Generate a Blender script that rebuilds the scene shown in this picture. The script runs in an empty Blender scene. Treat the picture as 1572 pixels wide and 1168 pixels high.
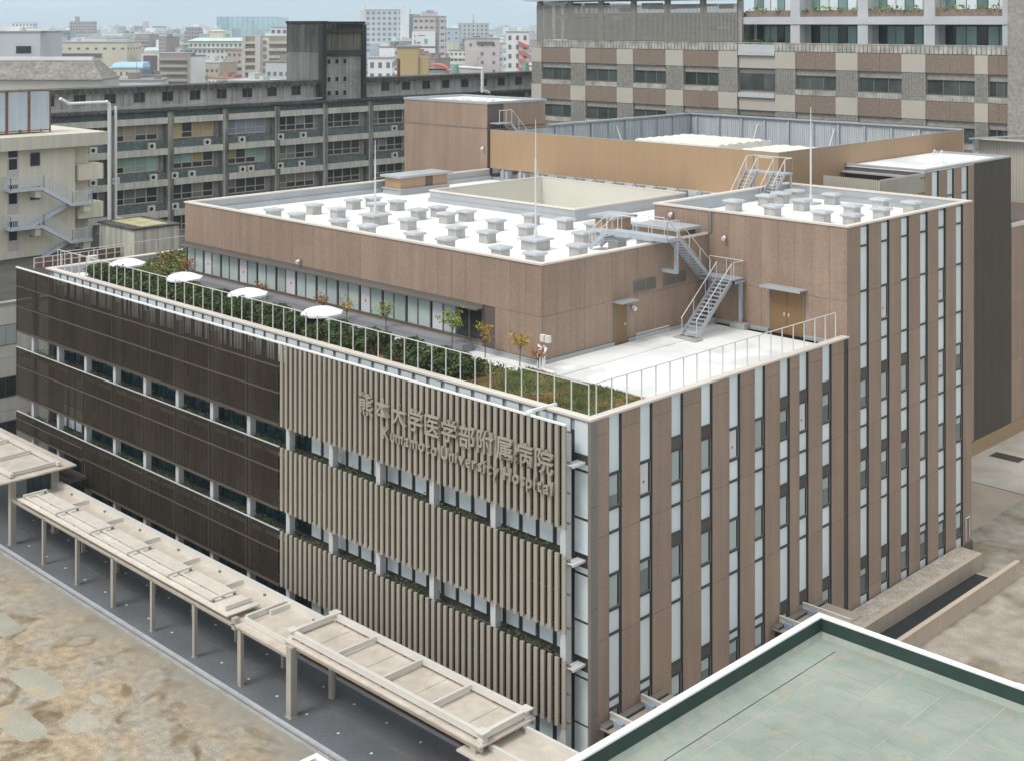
import bpy, math, random
from mathutils import Vector, Matrix
random.seed(7)
R = math.radians
sc = bpy.context.scene
col = sc.collection

# ---------------------------------------------------------------- camera
cam = bpy.data.cameras.new('camera')
cam.sensor_width = 36.0
cam.lens = 2036.58 / 1572 * 36
cam.shift_y = -0.3488
cam.clip_start = 0.5
cam.clip_end = 60000
co = bpy.data.objects.new('camera', cam)
co.location = (38.372, -43.823, 33.365)
co.rotation_euler = (math.pi / 2, 0, 0.7785)
col.objects.link(co)
sc.camera = co

# ---------------------------------------------------------------- sky, sun, exposure
SUN_EL, SUN_AZ = 55, 188          # azimuth clockwise from +Y (north)
w = bpy.data.worlds.new('World')
sc.world = w
w.use_nodes = True
nt = w.node_tree
nt.nodes.clear()
out = nt.nodes.new('ShaderNodeOutputWorld')
bg = nt.nodes.new('ShaderNodeBackground')
bg.inputs['Strength'].default_value = 0.12
sky = nt.nodes.new('ShaderNodeTexSky')
sky.sky_type = 'NISHITA'
sky.sun_disc = False
sky.sun_elevation = R(SUN_EL)
sky.sun_rotation = R(SUN_AZ)
sky.air_density = 1.0
sky.dust_density = 2.0
tc = nt.nodes.new('ShaderNodeTexCoord')
mp = nt.nodes.new('ShaderNodeMapping')
mp.inputs['Scale'].default_value = (1, 1, 4)
nz = nt.nodes.new('ShaderNodeTexNoise')
nz.inputs['Scale'].default_value = 2.6
nz.inputs['Detail'].default_value = 6
rp = nt.nodes.new('ShaderNodeMapRange')
rp.inputs[1].default_value = 0.3
rp.inputs[2].default_value = 0.7
rp.inputs[3].default_value = 0.8
rp.inputs[4].default_value = 1.0
mx = nt.nodes.new('ShaderNodeMix')
mx.data_type = 'RGBA'
mx.inputs[7].default_value = (8.0, 8.15, 8.3, 1)
L = nt.links.new
L(tc.outputs['Generated'], mp.inputs[0])
L(mp.outputs[0], nz.inputs['Vector'])
L(nz.outputs['Fac'], rp.inputs[0])
L(rp.outputs[0], mx.inputs[0])
L(sky.outputs[0], mx.inputs[6])
L(mx.outputs[2], bg.inputs['Color'])
L(bg.outputs[0], out.inputs['Surface'])

sl = bpy.data.lights.new('sun', 'SUN')
sl.energy = 1.9
sl.angle = R(20)
sl.color = (1.0, 0.96, 0.9)
so = bpy.data.objects.new('sun', sl)
a, e = R(SUN_AZ), R(SUN_EL)
sdir = Vector((math.sin(a) * math.cos(e), math.cos(a) * math.cos(e), math.sin(e)))
so.rotation_euler = sdir.to_track_quat('Z', 'Y').to_euler()
so.location = (0, 0, 80)
col.objects.link(so)

sc.view_settings.view_transform = 'Standard'
sc.view_settings.look = 'None'
sc.view_settings.exposure = 0.38
sc.view_settings.gamma = 1.0
sc.view_settings.use_curve_mapping = False
sc.render.engine = 'CYCLES'
sc.cycles.use_denoising = True
sc.cycles.max_bounces = 6
sc.cycles.volume_bounces = 1
sc.cycles.caustics_reflective = False
sc.cycles.caustics_refractive = False

# ---------------------------------------------------------------- materials
MATS = {}


def mat(name, c, rough=0.6, var=0.1, scale=0.6, fine=0.0, fscale=25, rand=0.0, spec=0.3, metal=0.0, streak=0.0, bump=0.0,
        tint=None, tscale=0.3, tlo=0.5, thi=0.65, stone=None, dist=0.0):
    """procedural material: world-space noise in value, optional fine grain, rain streaks, per-object variation, a second
    colour in patches (tint)"""
    if name in MATS:
        return MATS[name]
    m = bpy.data.materials.new(name)
    m.use_nodes = True
    t = m.node_tree
    b = t.nodes['Principled BSDF']
    b.inputs['Roughness'].default_value = rough
    b.inputs['Specular IOR Level'].default_value = spec
    b.inputs['Metallic'].default_value = metal
    geo = t.nodes.new('ShaderNodeNewGeometry')
    cur = None

    def noise(sca, detail=4, mapping=None):
        n = t.nodes.new('ShaderNodeTexNoise')
        n.inputs['Scale'].default_value = sca
        n.inputs['Detail'].default_value = detail
        if detail > 6:
            n.inputs['Distortion'].default_value = dist
        if mapping:
            q = t.nodes.new('ShaderNodeMapping')
            q.inputs['Scale'].default_value = mapping
            t.links.new(geo.outputs['Position'], q.inputs[0])
            t.links.new(q.outputs[0], n.inputs['Vector'])
        else:
            t.links.new(geo.outputs['Position'], n.inputs['Vector'])
        return n.outputs['Fac']

    def rng(s, lo, hi, a=0.3, bb=0.7):
        q = t.nodes.new('ShaderNodeMapRange')
        q.inputs[1].default_value = a
        q.inputs[2].default_value = bb
        q.inputs[3].default_value = lo
        q.inputs[4].default_value = hi
        t.links.new(s, q.inputs[0])
        return q.outputs[0]

    def mul(x, y):
        q = t.nodes.new('ShaderNodeMath')
        q.operation = 'MULTIPLY'
        t.links.new(x, q.inputs[0])
        t.links.new(y, q.inputs[1])
        return q.outputs[0]

    val = None
    if var:
        val = rng(noise(scale), 1 - var, 1 + var)
    if fine:
        v2 = rng(noise(fscale, 2), 1 - fine, 1 + fine)
        val = mul(val, v2) if val else v2
    if streak:
        v3 = rng(noise(1.0, 4, (2.2, 2.2, 0.12)), 1 - streak, 1 + streak * 0.4, 0.35, 0.65)
        val = mul(val, v3) if val else v3
    if rand:
        oi = t.nodes.new('ShaderNodeObjectInfo')
        v4 = rng(oi.outputs['Random'], 1 - rand, 1 + rand, 0, 1)
        val = mul(val, v4) if val else v4
    colr = t.nodes.new('ShaderNodeRGB')
    colr.outputs[0].default_value = (*c, 1)
    cs = colr.outputs[0]
    if tint:
        mm = t.nodes.new('ShaderNodeMix')
        mm.data_type = 'RGBA'
        t.links.new(rng(noise(tscale, 8), 0, 1, tlo, thi), mm.inputs[0])
        t.links.new(cs, mm.inputs[6])
        mm.inputs[7].default_value = (*tint, 1)
        cs = mm.outputs[2]
    if stone:
        mm = t.nodes.new('ShaderNodeMix')
        mm.data_type = 'RGBA'
        t.links.new(rng(noise(stone[1], 8), 0, 1, stone[2], stone[3]), mm.inputs[0])
        t.links.new(cs, mm.inputs[6])
        mm.inputs[7].default_value = (*stone[0], 1)
        cs = mm.outputs[2]
    if val:
        vm = t.nodes.new('ShaderNodeVectorMath')
        vm.operation = 'SCALE'
        t.links.new(cs, vm.inputs[0])
        t.links.new(val, vm.inputs['Scale'])
        cs = vm.outputs[0]
    t.links.new(cs, b.inputs['Base Color'])
    if bump:
        bp = t.nodes.new('ShaderNodeBump')
        bp.inputs['Strength'].default_value = bump
        bp.inputs['Distance'].default_value = 0.05
        t.links.new(noise(fscale, 4), bp.inputs['Height'])
        t.links.new(bp.outputs[0], b.inputs['Normal'])
    MATS[name] = m
    return m


M = dict(
    panel=mat('brown_precast', (0.318, 0.228, 0.173), 0.75, 0.06, 0.5, 0.10, 9, 0.05, streak=0.10),
    panel_dark=mat('brown_joint', (0.13, 0.10, 0.085), 0.8, 0.05),
    frame=mat('bronze_frame', (0.055, 0.05, 0.045), 0.45, 0.05, spec=0.4),
    sash_dark=mat('sash_dim', (0.13, 0.16, 0.16), 0.05, 0.15, 0.6, rand=0.35, spec=0.5),
    frame_mid=mat('grey_bronze', (0.20, 0.185, 0.165), 0.5, 0.05, spec=0.4),
    spandrel=mat('spandrel_louvre', (0.085, 0.076, 0.07), 0.5, 0.08, rand=0.1),
    pane=mat('translucent_pane', (0.68, 0.745, 0.765), 0.08, 0.06, 0.4, rand=0.07, spec=0.5),
    pane_sash=mat('sash_pane', (0.40, 0.47, 0.46), 0.06, 0.05, 0.6, rand=0.2, spec=0.5),
    pane_white=mat('white_marked_pane', (0.62, 0.63, 0.66), 0.1, 0.04, spec=0.5),
    teal=mat('teal_glass', (0.006, 0.026, 0.032), 0.05, 0.15, 0.8, rand=0.3, spec=0.5),
    curtain=mat('curtained_glass', (0.42, 0.49, 0.47), 0.08, 0.06, 0.8, rand=0.12, spec=0.5),
    darkglass=mat('dark_glass', (0.03, 0.035, 0.035), 0.06, 0.2, 0.8, rand=0.3, spec=0.5),
    coping=mat('cream_coping', (0.66, 0.60, 0.53), 0.45, 0.05, 0.4, spec=0.4),
    flashing=mat('grey_flashing', (0.37, 0.385, 0.395), 0.4, 0.07, 0.7, spec=0.4),
    membrane=mat('white_membrane', (0.83, 0.83, 0.83), 0.7, 0.03, 0.35, streak=0.0),
    deck=mat('pale_deck', (0.76, 0.76, 0.75), 0.7, 0.06, 0.5, tint=(0.62, 0.62, 0.60), tscale=0.28, tlo=0.52, thi=0.62),
    ventbody=mat('vent_block', (0.42, 0.41, 0.385), 0.8, 0.1, 2.0, 0.06, 12, streak=0.12),
    ventcap=mat('vent_cap', (0.47, 0.48, 0.49), 0.45, 0.09, 1.6, rand=0.07),
    white=mat('white_paint', (0.78, 0.78, 0.77), 0.45, 0.04, 1.2),
    galv=mat('galvanised_steel', (0.42, 0.46, 0.50), 0.38, 0.08, 2.5, spec=0.5, metal=0.25),
    steel=mat('steel_rail', (0.62, 0.63, 0.62), 0.4, 0.04, spec=0.5),
    louvre=mat('beige_louvre', (0.348, 0.312, 0.256), 0.42, 0.04, 0.6, rand=0.04, spec=0.4),
    darkscreen=mat('dark_bronze_fin', (0.042, 0.031, 0.021), 0.6, 0.15, 0.5, spec=0.12, streak=0.15),
    screenrail=mat('bronze_rail', (0.105, 0.085, 0.066), 0.5, 0.05, spec=0.3),
    ochre=mat('ochre_cladding', (0.385, 0.255, 0.152), 0.5, 0.04, 0.2, spec=0.35, streak=0.04),
    ochre_door=mat('ochre_door', (0.225, 0.135, 0.062), 0.5, 0.05, spec=0.35),
    cream=mat('cream_render', (0.70, 0.655, 0.53), 0.8, 0.06, 0.4, streak=0.08),
    creamwall=mat('courtyard_cream', (0.64, 0.625, 0.555), 0.7, 0.03, 0.3),
    canopy=mat('canopy_beige', (0.60, 0.535, 0.46), 0.5, 0.06, 0.7, spec=0.35, streak=0.1, tint=(0.53, 0.47, 0.40), tscale=0.6, tlo=0.5, thi=0.7),
    canopy_white=mat('canopy_beam', (0.66, 0.63, 0.58), 0.45, 0.05, 0.9, spec=0.35),
    canopy_post=mat('canopy_post', (0.42, 0.385, 0.335), 0.5, 0.06, 0.9),
    paving=mat('slate_paving', (0.145, 0.155, 0.17), 0.6, 0.16, 0.35, 0.1, 6, streak=0.0, tint=(0.15, 0.16, 0.175), tscale=0.25,
               tlo=0.45, thi=0.65),
    kerb=mat('kerb_concrete', (0.44, 0.45, 0.47), 0.7, 0.1, 1.0, 0.08, 12),
    kerb2=mat('dull_kerb', (0.36, 0.35, 0.32), 0.8, 0.15, 1.0, 0.12, 10),
    soil=mat('patchy_dirt', (0.40, 0.32, 0.22), 0.95, 0.24, 2.0, 0.3, 16, bump=0.6, dist=1.6, tint=(0.36, 0.325, 0.26), tscale=0.22, tlo=0.45,
             thi=0.58, stone=((0.215, 0.16, 0.095), 0.40, 0.51, 0.66)),
    soil2=mat('grey_dirt_margin', (0.30, 0.28, 0.24), 0.95, 0.25, 1.2, 0.22, 10, bump=0.4, dist=1.2, tint=(0.20, 0.175, 0.135), tscale=0.4, tlo=0.5, thi=0.62),
    gravelground=mat('grey_gravel_ground', (0.36, 0.32, 0.265), 0.95, 0.2, 0.9, 0.22, 12, bump=0.4, dist=1.2, tint=(0.25, 0.21, 0.155), tscale=0.22,
                     tlo=0.5, thi=0.62),
    concrete=mat('yard_concrete', (0.47, 0.435, 0.375), 0.85, 0.1, 0.4, 0.08, 6, tint=(0.40, 0.35, 0.28), tscale=0.3, tlo=0.5, thi=0.65),
    tan=mat('tan_wall', (0.46, 0.375, 0.295), 0.75, 0.06, 0.8, streak=0.06),
    asphalt=mat('dark_asphalt', (0.028, 0.029, 0.032), 0.8, 0.2, 0.8, 0.15, 15),
    gravel=mat('pale_gravel', (0.47, 0.41, 0.33), 0.9, 0.15, 1.5, 0.35, 9, tint=(0.50, 0.46, 0.40), tscale=1.0, tlo=0.5, thi=0.6),
    city_ground=mat('city_ground', (0.20, 0.20, 0.18), 0.9, 0.3, 0.02),
    greenroof=mat('green_membrane', (0.305, 0.335, 0.285), 0.7, 0.08, 0.35, 0.06, 14, 0.04, spec=0.2, dist=0.8, tint=(0.25, 0.30, 0.255), tscale=0.8,
                  tlo=0.42, thi=0.66, stone=((0.37, 0.33, 0.255), 1.3, 0.57, 0.70)),
    greenpara=mat('dark_green_upstand', (0.03, 0.055, 0.045), 0.6, 0.12, 1.0),
    whitecap=mat('white_cap', (0.84, 0.84, 0.83), 0.4, 0.03),
    leaf=mat('hedge_leaf', (0.07, 0.105, 0.034), 0.6, 0.35, 1.4, rand=0.0, tint=(0.10, 0.10, 0.03), tscale=0.9, tlo=0.5, thi=0.66),
    grass=mat('lawn_grass', (0.165, 0.19, 0.065), 0.75, 0.35, 1.6, tint=(0.30, 0.205, 0.085), tscale=0.55, tlo=0.5, thi=0.64),
    soilbed=mat('bed_soil', (0.20, 0.10, 0.05), 0.95, 0.2, 3, 0.2, 15),
    leaf_green=mat('fresh_leaf', (0.22, 0.27, 0.05), 0.6, 0.2, 3),
    leaf_yellow=mat('yellow_leaf', (0.42, 0.29, 0.045), 0.6, 0.2, 3),
    leaf_red=mat('russet_leaf', (0.33, 0.13, 0.05), 0.6, 0.2, 3),
    flower=mat('dark_red_flower', (0.18, 0.02, 0.025), 0.6, 0.3, 3),
    bark=mat('bark', (0.14, 0.10, 0.075), 0.9, 0.2, 4),
    fabric=mat('parasol_fabric', (0.82, 0.82, 0.83), 0.8, 0.03),
    red=mat('red_mark', (0.75, 0.03, 0.08), 0.4, 0.0),
    oldwall=mat('stained_concrete', (0.33, 0.32, 0.295), 0.9, 0.2, 0.35, 0.15, 3, streak=0.3),
    oldblack=mat('soot_concrete', (0.10, 0.098, 0.092), 0.95, 0.3, 0.3, 0.1, 5, streak=0.45),
    oldbeige=mat('old_balcony_band', (0.58, 0.56, 0.495), 0.85, 0.08, 0.5, streak=0.16),
    oldgreen=mat('green_mosaic', (0.13, 0.165, 0.16), 0.7, 0.1, 0.6, 0.3, 4, streak=0.15),
    oldattic=mat('attic_wall', (0.54, 0.515, 0.48), 0.9, 0.12, 0.4, streak=0.3),
    oldcol=mat('sooty_column', (0.25, 0.24, 0.215), 0.9, 0.4, 0.45, streak=0.5),
    oldframe=mat('old_window_frame', (0.47, 0.44, 0.38), 0.6, 0.08),
    rust=mat('rusty_steel', (0.20, 0.10, 0.065), 0.8, 0.3, 1.5),
    tank=mat('tank_panel', (0.48, 0.54, 0.60), 0.5, 0.06, 0.8, streak=0.08),
    acbody=mat('air_conditioner_case', (0.66, 0.64, 0.58), 0.5, 0.05),
    black=mat('black_fan', (0.02, 0.02, 0.02), 0.6, 0.0),
    wardbrown=mat('ward_brown_tile', (0.235, 0.18, 0.142), 0.75, 0.05, 0.4, 0.22, 5),
    wardcream=mat('ward_cream_panel', (0.47, 0.435, 0.38), 0.7, 0.04, 0.4),
    wardgrey=mat('ward_grey_mesh', (0.30, 0.285, 0.255), 0.7, 0.08, 0.4, 0.18, 3),
    wardpale=mat('ward_pale_concrete', (0.50, 0.51, 0.52), 0.7, 0.06, 0.4),
    wardglass=mat('ward_window', (0.06, 0.075, 0.07), 0.06, 0.35, 0.6, rand=0.4, spec=0.5),
    wardgreen=mat('ward_green_glass', (0.16, 0.26, 0.235), 0.06, 0.2, 0.5, rand=0.25, spec=0.5),
    ribdark=mat('dark_ribbed_metal', (0.10, 0.088, 0.07), 0.5, 0.05, 0.4, streak=0.05),
    ribpale=mat('pale_ribbed_metal', (0.46, 0.43, 0.37), 0.5, 0.05, 0.4),
    ribgrey=mat('grey_ribbed_metal', (0.47, 0.49, 0.51), 0.45, 0.06, 0.5, streak=0.12),
    cover=mat('lumpy_cover', (0.68, 0.66, 0.58), 0.8, 0.06, 1.0),
    stairgrey=mat('pale_stair_paint', (0.58, 0.62, 0.67), 0.5, 0.05, 1.0),
    bluebox=mat('blue_bracket', (0.30, 0.37, 0.48), 0.5, 0.05),
)


# the lot's dirt turns into grey compacted gravel towards the walkway kerb
_t = MATS['patchy_dirt'].node_tree
_b = _t.nodes['Principled BSDF']
_src = _b.inputs['Base Color'].links[0].from_socket
_g = _t.nodes.new('ShaderNodeNewGeometry')
_sx = _t.nodes.new('ShaderNodeSeparateXYZ')
_n = _t.nodes.new('ShaderNodeTexNoise')
_n.inputs['Scale'].default_value = 0.45
_n.inputs['Detail'].default_value = 8
_ma = _t.nodes.new('ShaderNodeMath')
_ma.operation = 'MULTIPLY_ADD'
_ma.inputs[1].default_value = 5.0
_mr = _t.nodes.new('ShaderNodeMapRange')
_mr.inputs[1].default_value = -7.6
_mr.inputs[2].default_value = -4.4
_mr.inputs[3].default_value = 0.0
_mr.inputs[4].default_value = 0.85
_mx = _t.nodes.new('ShaderNodeMix')
_mx.data_type = 'RGBA'
_mx.inputs[7].default_value = (0.285, 0.265, 0.225, 1)
_t.links.new(_g.outputs['Position'], _sx.inputs[0])
_t.links.new(_g.outputs['Position'], _n.inputs['Vector'])
_t.links.new(_n.outputs['Fac'], _ma.inputs[0])
_t.links.new(_sx.outputs['Y'], _ma.inputs[2])
_t.links.new(_ma.outputs[0], _mr.inputs[0])
_t.links.new(_mr.outputs[0], _mx.inputs[0])
_t.links.new(_src, _mx.inputs[6])
_t.links.new(_mx.outputs[2], _b.inputs['Base Color'])


def plain(name, c, rough=0.7, **k):
    k.setdefault('var', 0.08)
    k.setdefault('scale', 0.1)
    return mat(name, c, rough, **k)


# ---------------------------------------------------------------- mesh helpers
ORG = {}


class MB:
    def __init__(s):
        s.v, s.f = [], []

    def hexa(s, p):
        n = len(s.v)
        s.v += [tuple(q) for q in p]
        for f in ((0, 3, 2, 1), (4, 5, 6, 7), (0, 1, 5, 4), (1, 2, 6, 5), (2, 3, 7, 6), (3, 0, 4, 7)):
            s.f.append(tuple(n + i for i in f))
        return s

    def box(s, x0, x1, y0, y1, z0, z1):
        return s.hexa([(x0, y0, z0), (x1, y0, z0), (x1, y1, z0), (x0, y1, z0), (x0, y0, z1), (x1, y0, z1), (x1, y1, z1), (x0, y1, z1)])

    def face(s, *p):
        n = len(s.v)
        s.v += [tuple(q) for q in p]
        s.f.append(tuple(range(n, n + len(p))))
        return s

    def bar(s, p, q, wd, ht):
        p, q = Vector(p), Vector(q)
        d = (q - p).normalized()
        up = Vector((0, 0, 1)) if abs(d.z) < 0.95 else Vector((1, 0, 0))
        r = d.cross(up).normalized() * (wd / 2)
        u = r.cross(d).normalized() * (ht / 2)
        return s.hexa([p - r - u, p + r - u, q + r - u, q - r - u, p - r + u, p + r + u, q + r + u, q - r + u])

    def tube(s, p, q, r, n=7, r2=None, caps=True):
        p, q = Vector(p), Vector(q)
        r2 = r if r2 is None else r2
        d = (q - p).normalized()
        up = Vector((0, 0, 1)) if abs(d.z) < 0.95 else Vector((1, 0, 0))
        a = d.cross(up).normalized()
        b = a.cross(d)
        k = len(s.v)
        for c, rr in ((p, r), (q, r2)):
            for i in range(n):
                t = 2 * math.pi * i / n
                s.v.append(tuple(c + a * math.cos(t) * rr + b * math.sin(t) * rr))
        for i in range(n):
            j = (i + 1) % n
            s.f.append((k + i, k + n + i, k + n + j, k + j))
        if caps:
            s.f.append(tuple(k + i for i in range(n)))
            s.f.append(tuple(k + n + i for i in reversed(range(n))))
        return s

    def prism(s, poly, z0, z1):
        k, n = len(s.v), len(poly)
        s.v += [(x, y, z0) for x, y in poly] + [(x, y, z1) for x, y in poly]
        s.f.append(tuple(k + i for i in reversed(range(n))))
        s.f.append(tuple(k + n + i for i in range(n)))
        for i in range(n):
            j = (i + 1) % n
            s.f.append((k + i, k + j, k + n + j, k + n + i))
        return s

    def mesh(s, name, m, org=(0, 0, 0), smooth=False):
        ox, oy, oz = org
        me = bpy.data.meshes.new(name)
        me.from_pydata([(x - ox, y - oy, z - oz) for x, y, z in s.v], [], s.f)
        me.materials.append(m)
        if smooth:
            for p in me.polygons:
                p.use_smooth = True
        me.update()
        return me

    def build(s, name, m, parent=None, org=None, smooth=False):
        """world-coordinate mesh as one object (a part when it has a parent)"""
        if org is None:
            org = ORG[parent.name] if parent else (0, 0, 0)
        return link(name, s.mesh(name, m, org, smooth), parent, org)


def link(name, me, parent=None, loc=(0, 0, 0), rz=0.0):
    o = bpy.data.objects.new(name, me)
    col.objects.link(o)
    loc = Vector(loc)
    if parent:
        o.parent = parent
        o.location = loc - ORG[parent.name]
    else:
        o.location = loc
    if rz:
        o.rotation_euler = (0, 0, rz)
    ORG[o.name] = loc
    return o


def tag(o, label, cat, group=None):
    o['label'] = label
    o['category'] = cat
    if group:
        o['group'] = group
    return o


def thing(name, label, cat, loc=(0, 0, 0), rz=0.0, group=None):
    return tag(link(name, None, None, loc, rz), label, cat, group)


def struct(o):
    o['kind'] = 'structure'
    return o


def box(x0, x1, y0, y1, z0, z1):
    return MB().box(x0, x1, y0, y1, z0, z1)


UNIT = {}


def piece(name, m, parent, x0, x1, y0, y1, z0, z1):
    """a box piece; alike pieces share their mesh"""
    key = (m.name, round(x1 - x0, 3), round(y1 - y0, 3), round(z1 - z0, 3))
    if key not in UNIT:
        UNIT[key] = box(0, x1 - x0, 0, y1 - y0, 0, z1 - z0).mesh(name, m)
    return link(name, UNIT[key], parent, (x0, y0, z0))


def copy_tree(root, loc, label=None):
    """a copy of a thing with copies of its parts and sub-parts"""
    r = root.copy()
    col.objects.link(r)
    r.location = loc
    ORG[r.name] = Vector(loc)
    if label:
        r['label'] = label
    for ch in root.children:
        c = ch.copy()
        col.objects.link(c)
        c.parent = r
        for g in ch.children:
            d = g.copy()
            col.objects.link(d)
            d.parent = c
    return r


def leaves(mb, pts, size, flat=0.0):
    """scatter small leaf quads at the points"""
    for p in pts:
        n = Vector((random.gauss(0, 1), random.gauss(0, 1), random.gauss(0, 1) + flat)).normalized()
        t = n.orthogonal().normalized()
        t = (Matrix.Rotation(random.random() * 6.28, 3, n) @ t)
        b = n.cross(t)
        s = size * random.uniform(0.6, 1.3)
        p = Vector(p)
        mb.face(p - t * s - b * s * 0.6, p + t * s - b * s * 0.5, p + t * s * 0.9 + b * s * 0.6, p - t * s + b * s * 0.5)
    return mb

# ================================================================ the setting
def sheet(name, m, poly, z):
    o = MB().face(*[(x, y, z) for x, y in poly]).build(name, m)
    return struct(o)


G = 30000
sheet('ground', M['city_ground'], [(-G, -G), (G, -G), (G, G), (-G, G)], -0.02)
sheet('dirt_lot', M['soil'], [(-110, -90), (60, -90), (60, -6.75), (-110, -6.75)], 0.0)
sheet('road', M['paving'], [(-110, -6.42), (40, -6.42), (40, 0.5), (-110, 0.5)], 0.004)
sheet('yard_ground', M['gravelground'], [(-1.5, 0.6), (80, 0.6), (80, 140), (-1.5, 140)], 0.0)
sheet('concrete_yard', M['concrete'], [(-8.3, 48.55), (-1.48, 48.55), (-1.48, 120), (-8.3, 120)], 0.006)
sheet('tan_yard', plain('tan_yard', (0.43, 0.36, 0.28), 0.85, var=0.1, scale=0.4, fine=0.08, fscale=6), [(-8.3, 37.0), (-1.9, 37.0), (-1.3, 40), (-1.45, 48.4), (-8.3, 48.4)], 0.006)
sheet('back_lot', plain('back_lot', (0.2, 0.19, 0.17), 0.9, var=0.2, scale=0.2), [(-180, 0.7), (-1.6, 0.7), (-8.4, 37), (-8.4, 120), (-180, 120)], -0.004)
pad = plain('weathered_pad', (0.36, 0.345, 0.28), 0.9, var=0.12, scale=0.5, fine=0.1, fscale=8, tint=(0.44, 0.36, 0.24), tscale=0.35, tlo=0.5, thi=0.6)


def blob(cx, cy, sx, sy, sq, n=48):
    p = [random.uniform(0, 6.28) for _ in range(4)]
    out_ = []
    for k in range(n):
        t = k / n * 2 * math.pi
        q = 1 + 0.13 * math.sin(2 * t + p[0]) + 0.10 * math.sin(3 * t + p[1]) + 0.06 * math.sin(7 * t + p[2]) + 0.04 * math.sin(13 * t + p[3])
        if sq:
            q = (abs(math.cos(t)) ** 5 + abs(math.sin(t)) ** 5) ** -0.2 * (0.9 + 0.1 * q)
        out_.append((cx + math.cos(t) * sx * q, cy + math.sin(t) * sy * q))
    return out_


for cx, cy, sx, sy in ((-33.6, -11.3, 1.6, 0.75), (-25.9, -12.9, 2.0, 0.8), (-22.9, -15.3, 2.0, 0.75), (-29.0, -14.6, 1.6, 0.7)):
    sheet('concrete_pad', pad, blob(cx, cy, sx, sy, True), 0.005)
palepad = plain('pale_crust', (0.40, 0.365, 0.295), 0.95, var=0.14, scale=0.8, fine=0.12, fscale=9)
for cx, cy, sx, sy in ((-20.7, -13.1, 1.15, 0.7), (-22.0, -11.5, 0.9, 0.32)):
    sheet('pale_patch', palepad, blob(cx, cy, sx, sy, False), 0.004)
for k in range(18):
    x0 = -110 + k * 8.33
    struct(box(x0, x0 + 8.31, -6.62, -6.40, 0, 0.11).build('kerb', M['kerb']))
    struct(box(x0 + 0.3, x0 + 8.61, -6.98, -6.76, 0, 0.06).build('edging', M['kerb2']))
# paving lines and stud lights
for y in (-4.15, ):
    for k in range(28):
        x = -60 + k * 2.6
        struct(box(x, x + 2.56, y - 0.12, y + 0.12, 0.004, 0.012).build('paving_band', plain('paving_band', (0.165, 0.16, 0.165), 0.7, var=0.15, scale=2)))
stud = box(-0.06, 0.06, -0.06, 0.06, 0, 0.014).mesh('pavement_stud', M['white'])
for k in range(20):
    for y in (-5.15, -2.95):
        x = -48 + k * 2.45 + (0.9 if y > -4 else 0)
        tag(link('pavement_stud', stud, None, (x, y, 0.004)), 'small white square stud set in the grey paving', 'stud', 'studs in the walkway paving')

# ================================================================ hospital building: front block and its penthouse
H = thing('hospital_building', 'brown panelled hospital with beige louvres, dark screens and a white penthouse roof', 'hospital', (-25, 11, 0))
core = MB()
core.box(-51.1, -0.165, 0.14, 21.1, 0, 15.3)
core.box(-51.1, -13.8, 21.1, 37.0, 0, 15.3)
core.build('wall', M['frame'], H)
piece('side_wall', M['panel'], H, -51.3, -51.12, 0.14, 37.0, 0, 15.6)
dk = MB()
dk.box(-50.9, -0.5, 0.5, 6.8, 15.3, 15.4)
dk.box(-9.4, -0.5, 6.8, 21.1, 15.3, 15.4)
dk.box(-50.9, -44.4, 6.8, 37, 15.3, 15.4)
dk.build('terrace_deck', M['deck'], H)
# parapet and coping of the terrace
pp = MB()
pp.box(-51.3, 0.0, 0.0, 0.5, 15.84, 15.9)
pp.box(-51.0, -0.3, 0.15, 0.48, 15.3, 15.84)
pp.box(-0.5, -0.18, 0.5, 21.15, 15.3, 15.9)
pp.box(-51.25, -50.9, 0.5, 37, 15.3, 15.9)
pp.build('parapet', M['flashing'], H)
cp = MB()
cp.box(-51.35, 0.04, -0.05, 0.42, 15.9, 16.0)
cp.box(-0.40, 0.04, 0.425, 21.7, 15.9, 16.0)
cp.box(-51.35, -50.85, 0.425, 37, 15.9, 16.0)
cp.build('coping', M['coping'], H)

# ---- right-hand facade: window strips between brown piers
A_SEG = [(16, 13.25, 'p'), (13.25, 11.7, 's'), (11.7, 10.65, 'p'), (10.65, 8.75, 'p'), (8.75, 7.18, 's'), (7.18, 6.1, 'p'), (6.1, 3.22, 'p'),
         (3.22, 2.76, 'p'), (2.76, 1.2, 's'), (1.2, 0.12, 'p')]
B_SEG = [(16, 13.86, 'p'), (13.86, 13.27, 'd'), (13.27, 11.7, 's'), (11.7, 10.67, 'p'), (10.67, 9.34, 'p'), (9.34, 8.78, 'd'), (8.78, 7.18, 's'),
         (7.18, 6.12, 'p'), (6.12, 3.24, 'p'), (3.24, 2.68, 'd'), (2.68, 1.2, 's'), (1.2, 0.12, 'p')]
T_TOP = [(22.05, 20.8, 'p'), (20.8, 18.25, 'p'), (18.25, 15.25, 'p')]
T_TOP2 = [(22.05, 20.8, 'p'), (20.8, 18.25, 'p'), (18.25, 16.28, 'w'), (16.28, 15.25, 'p')]


def low(seg, top):
    return [(top if i == 0 else s[0], s[1], s[2]) for i, s in enumerate(seg)]


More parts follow.
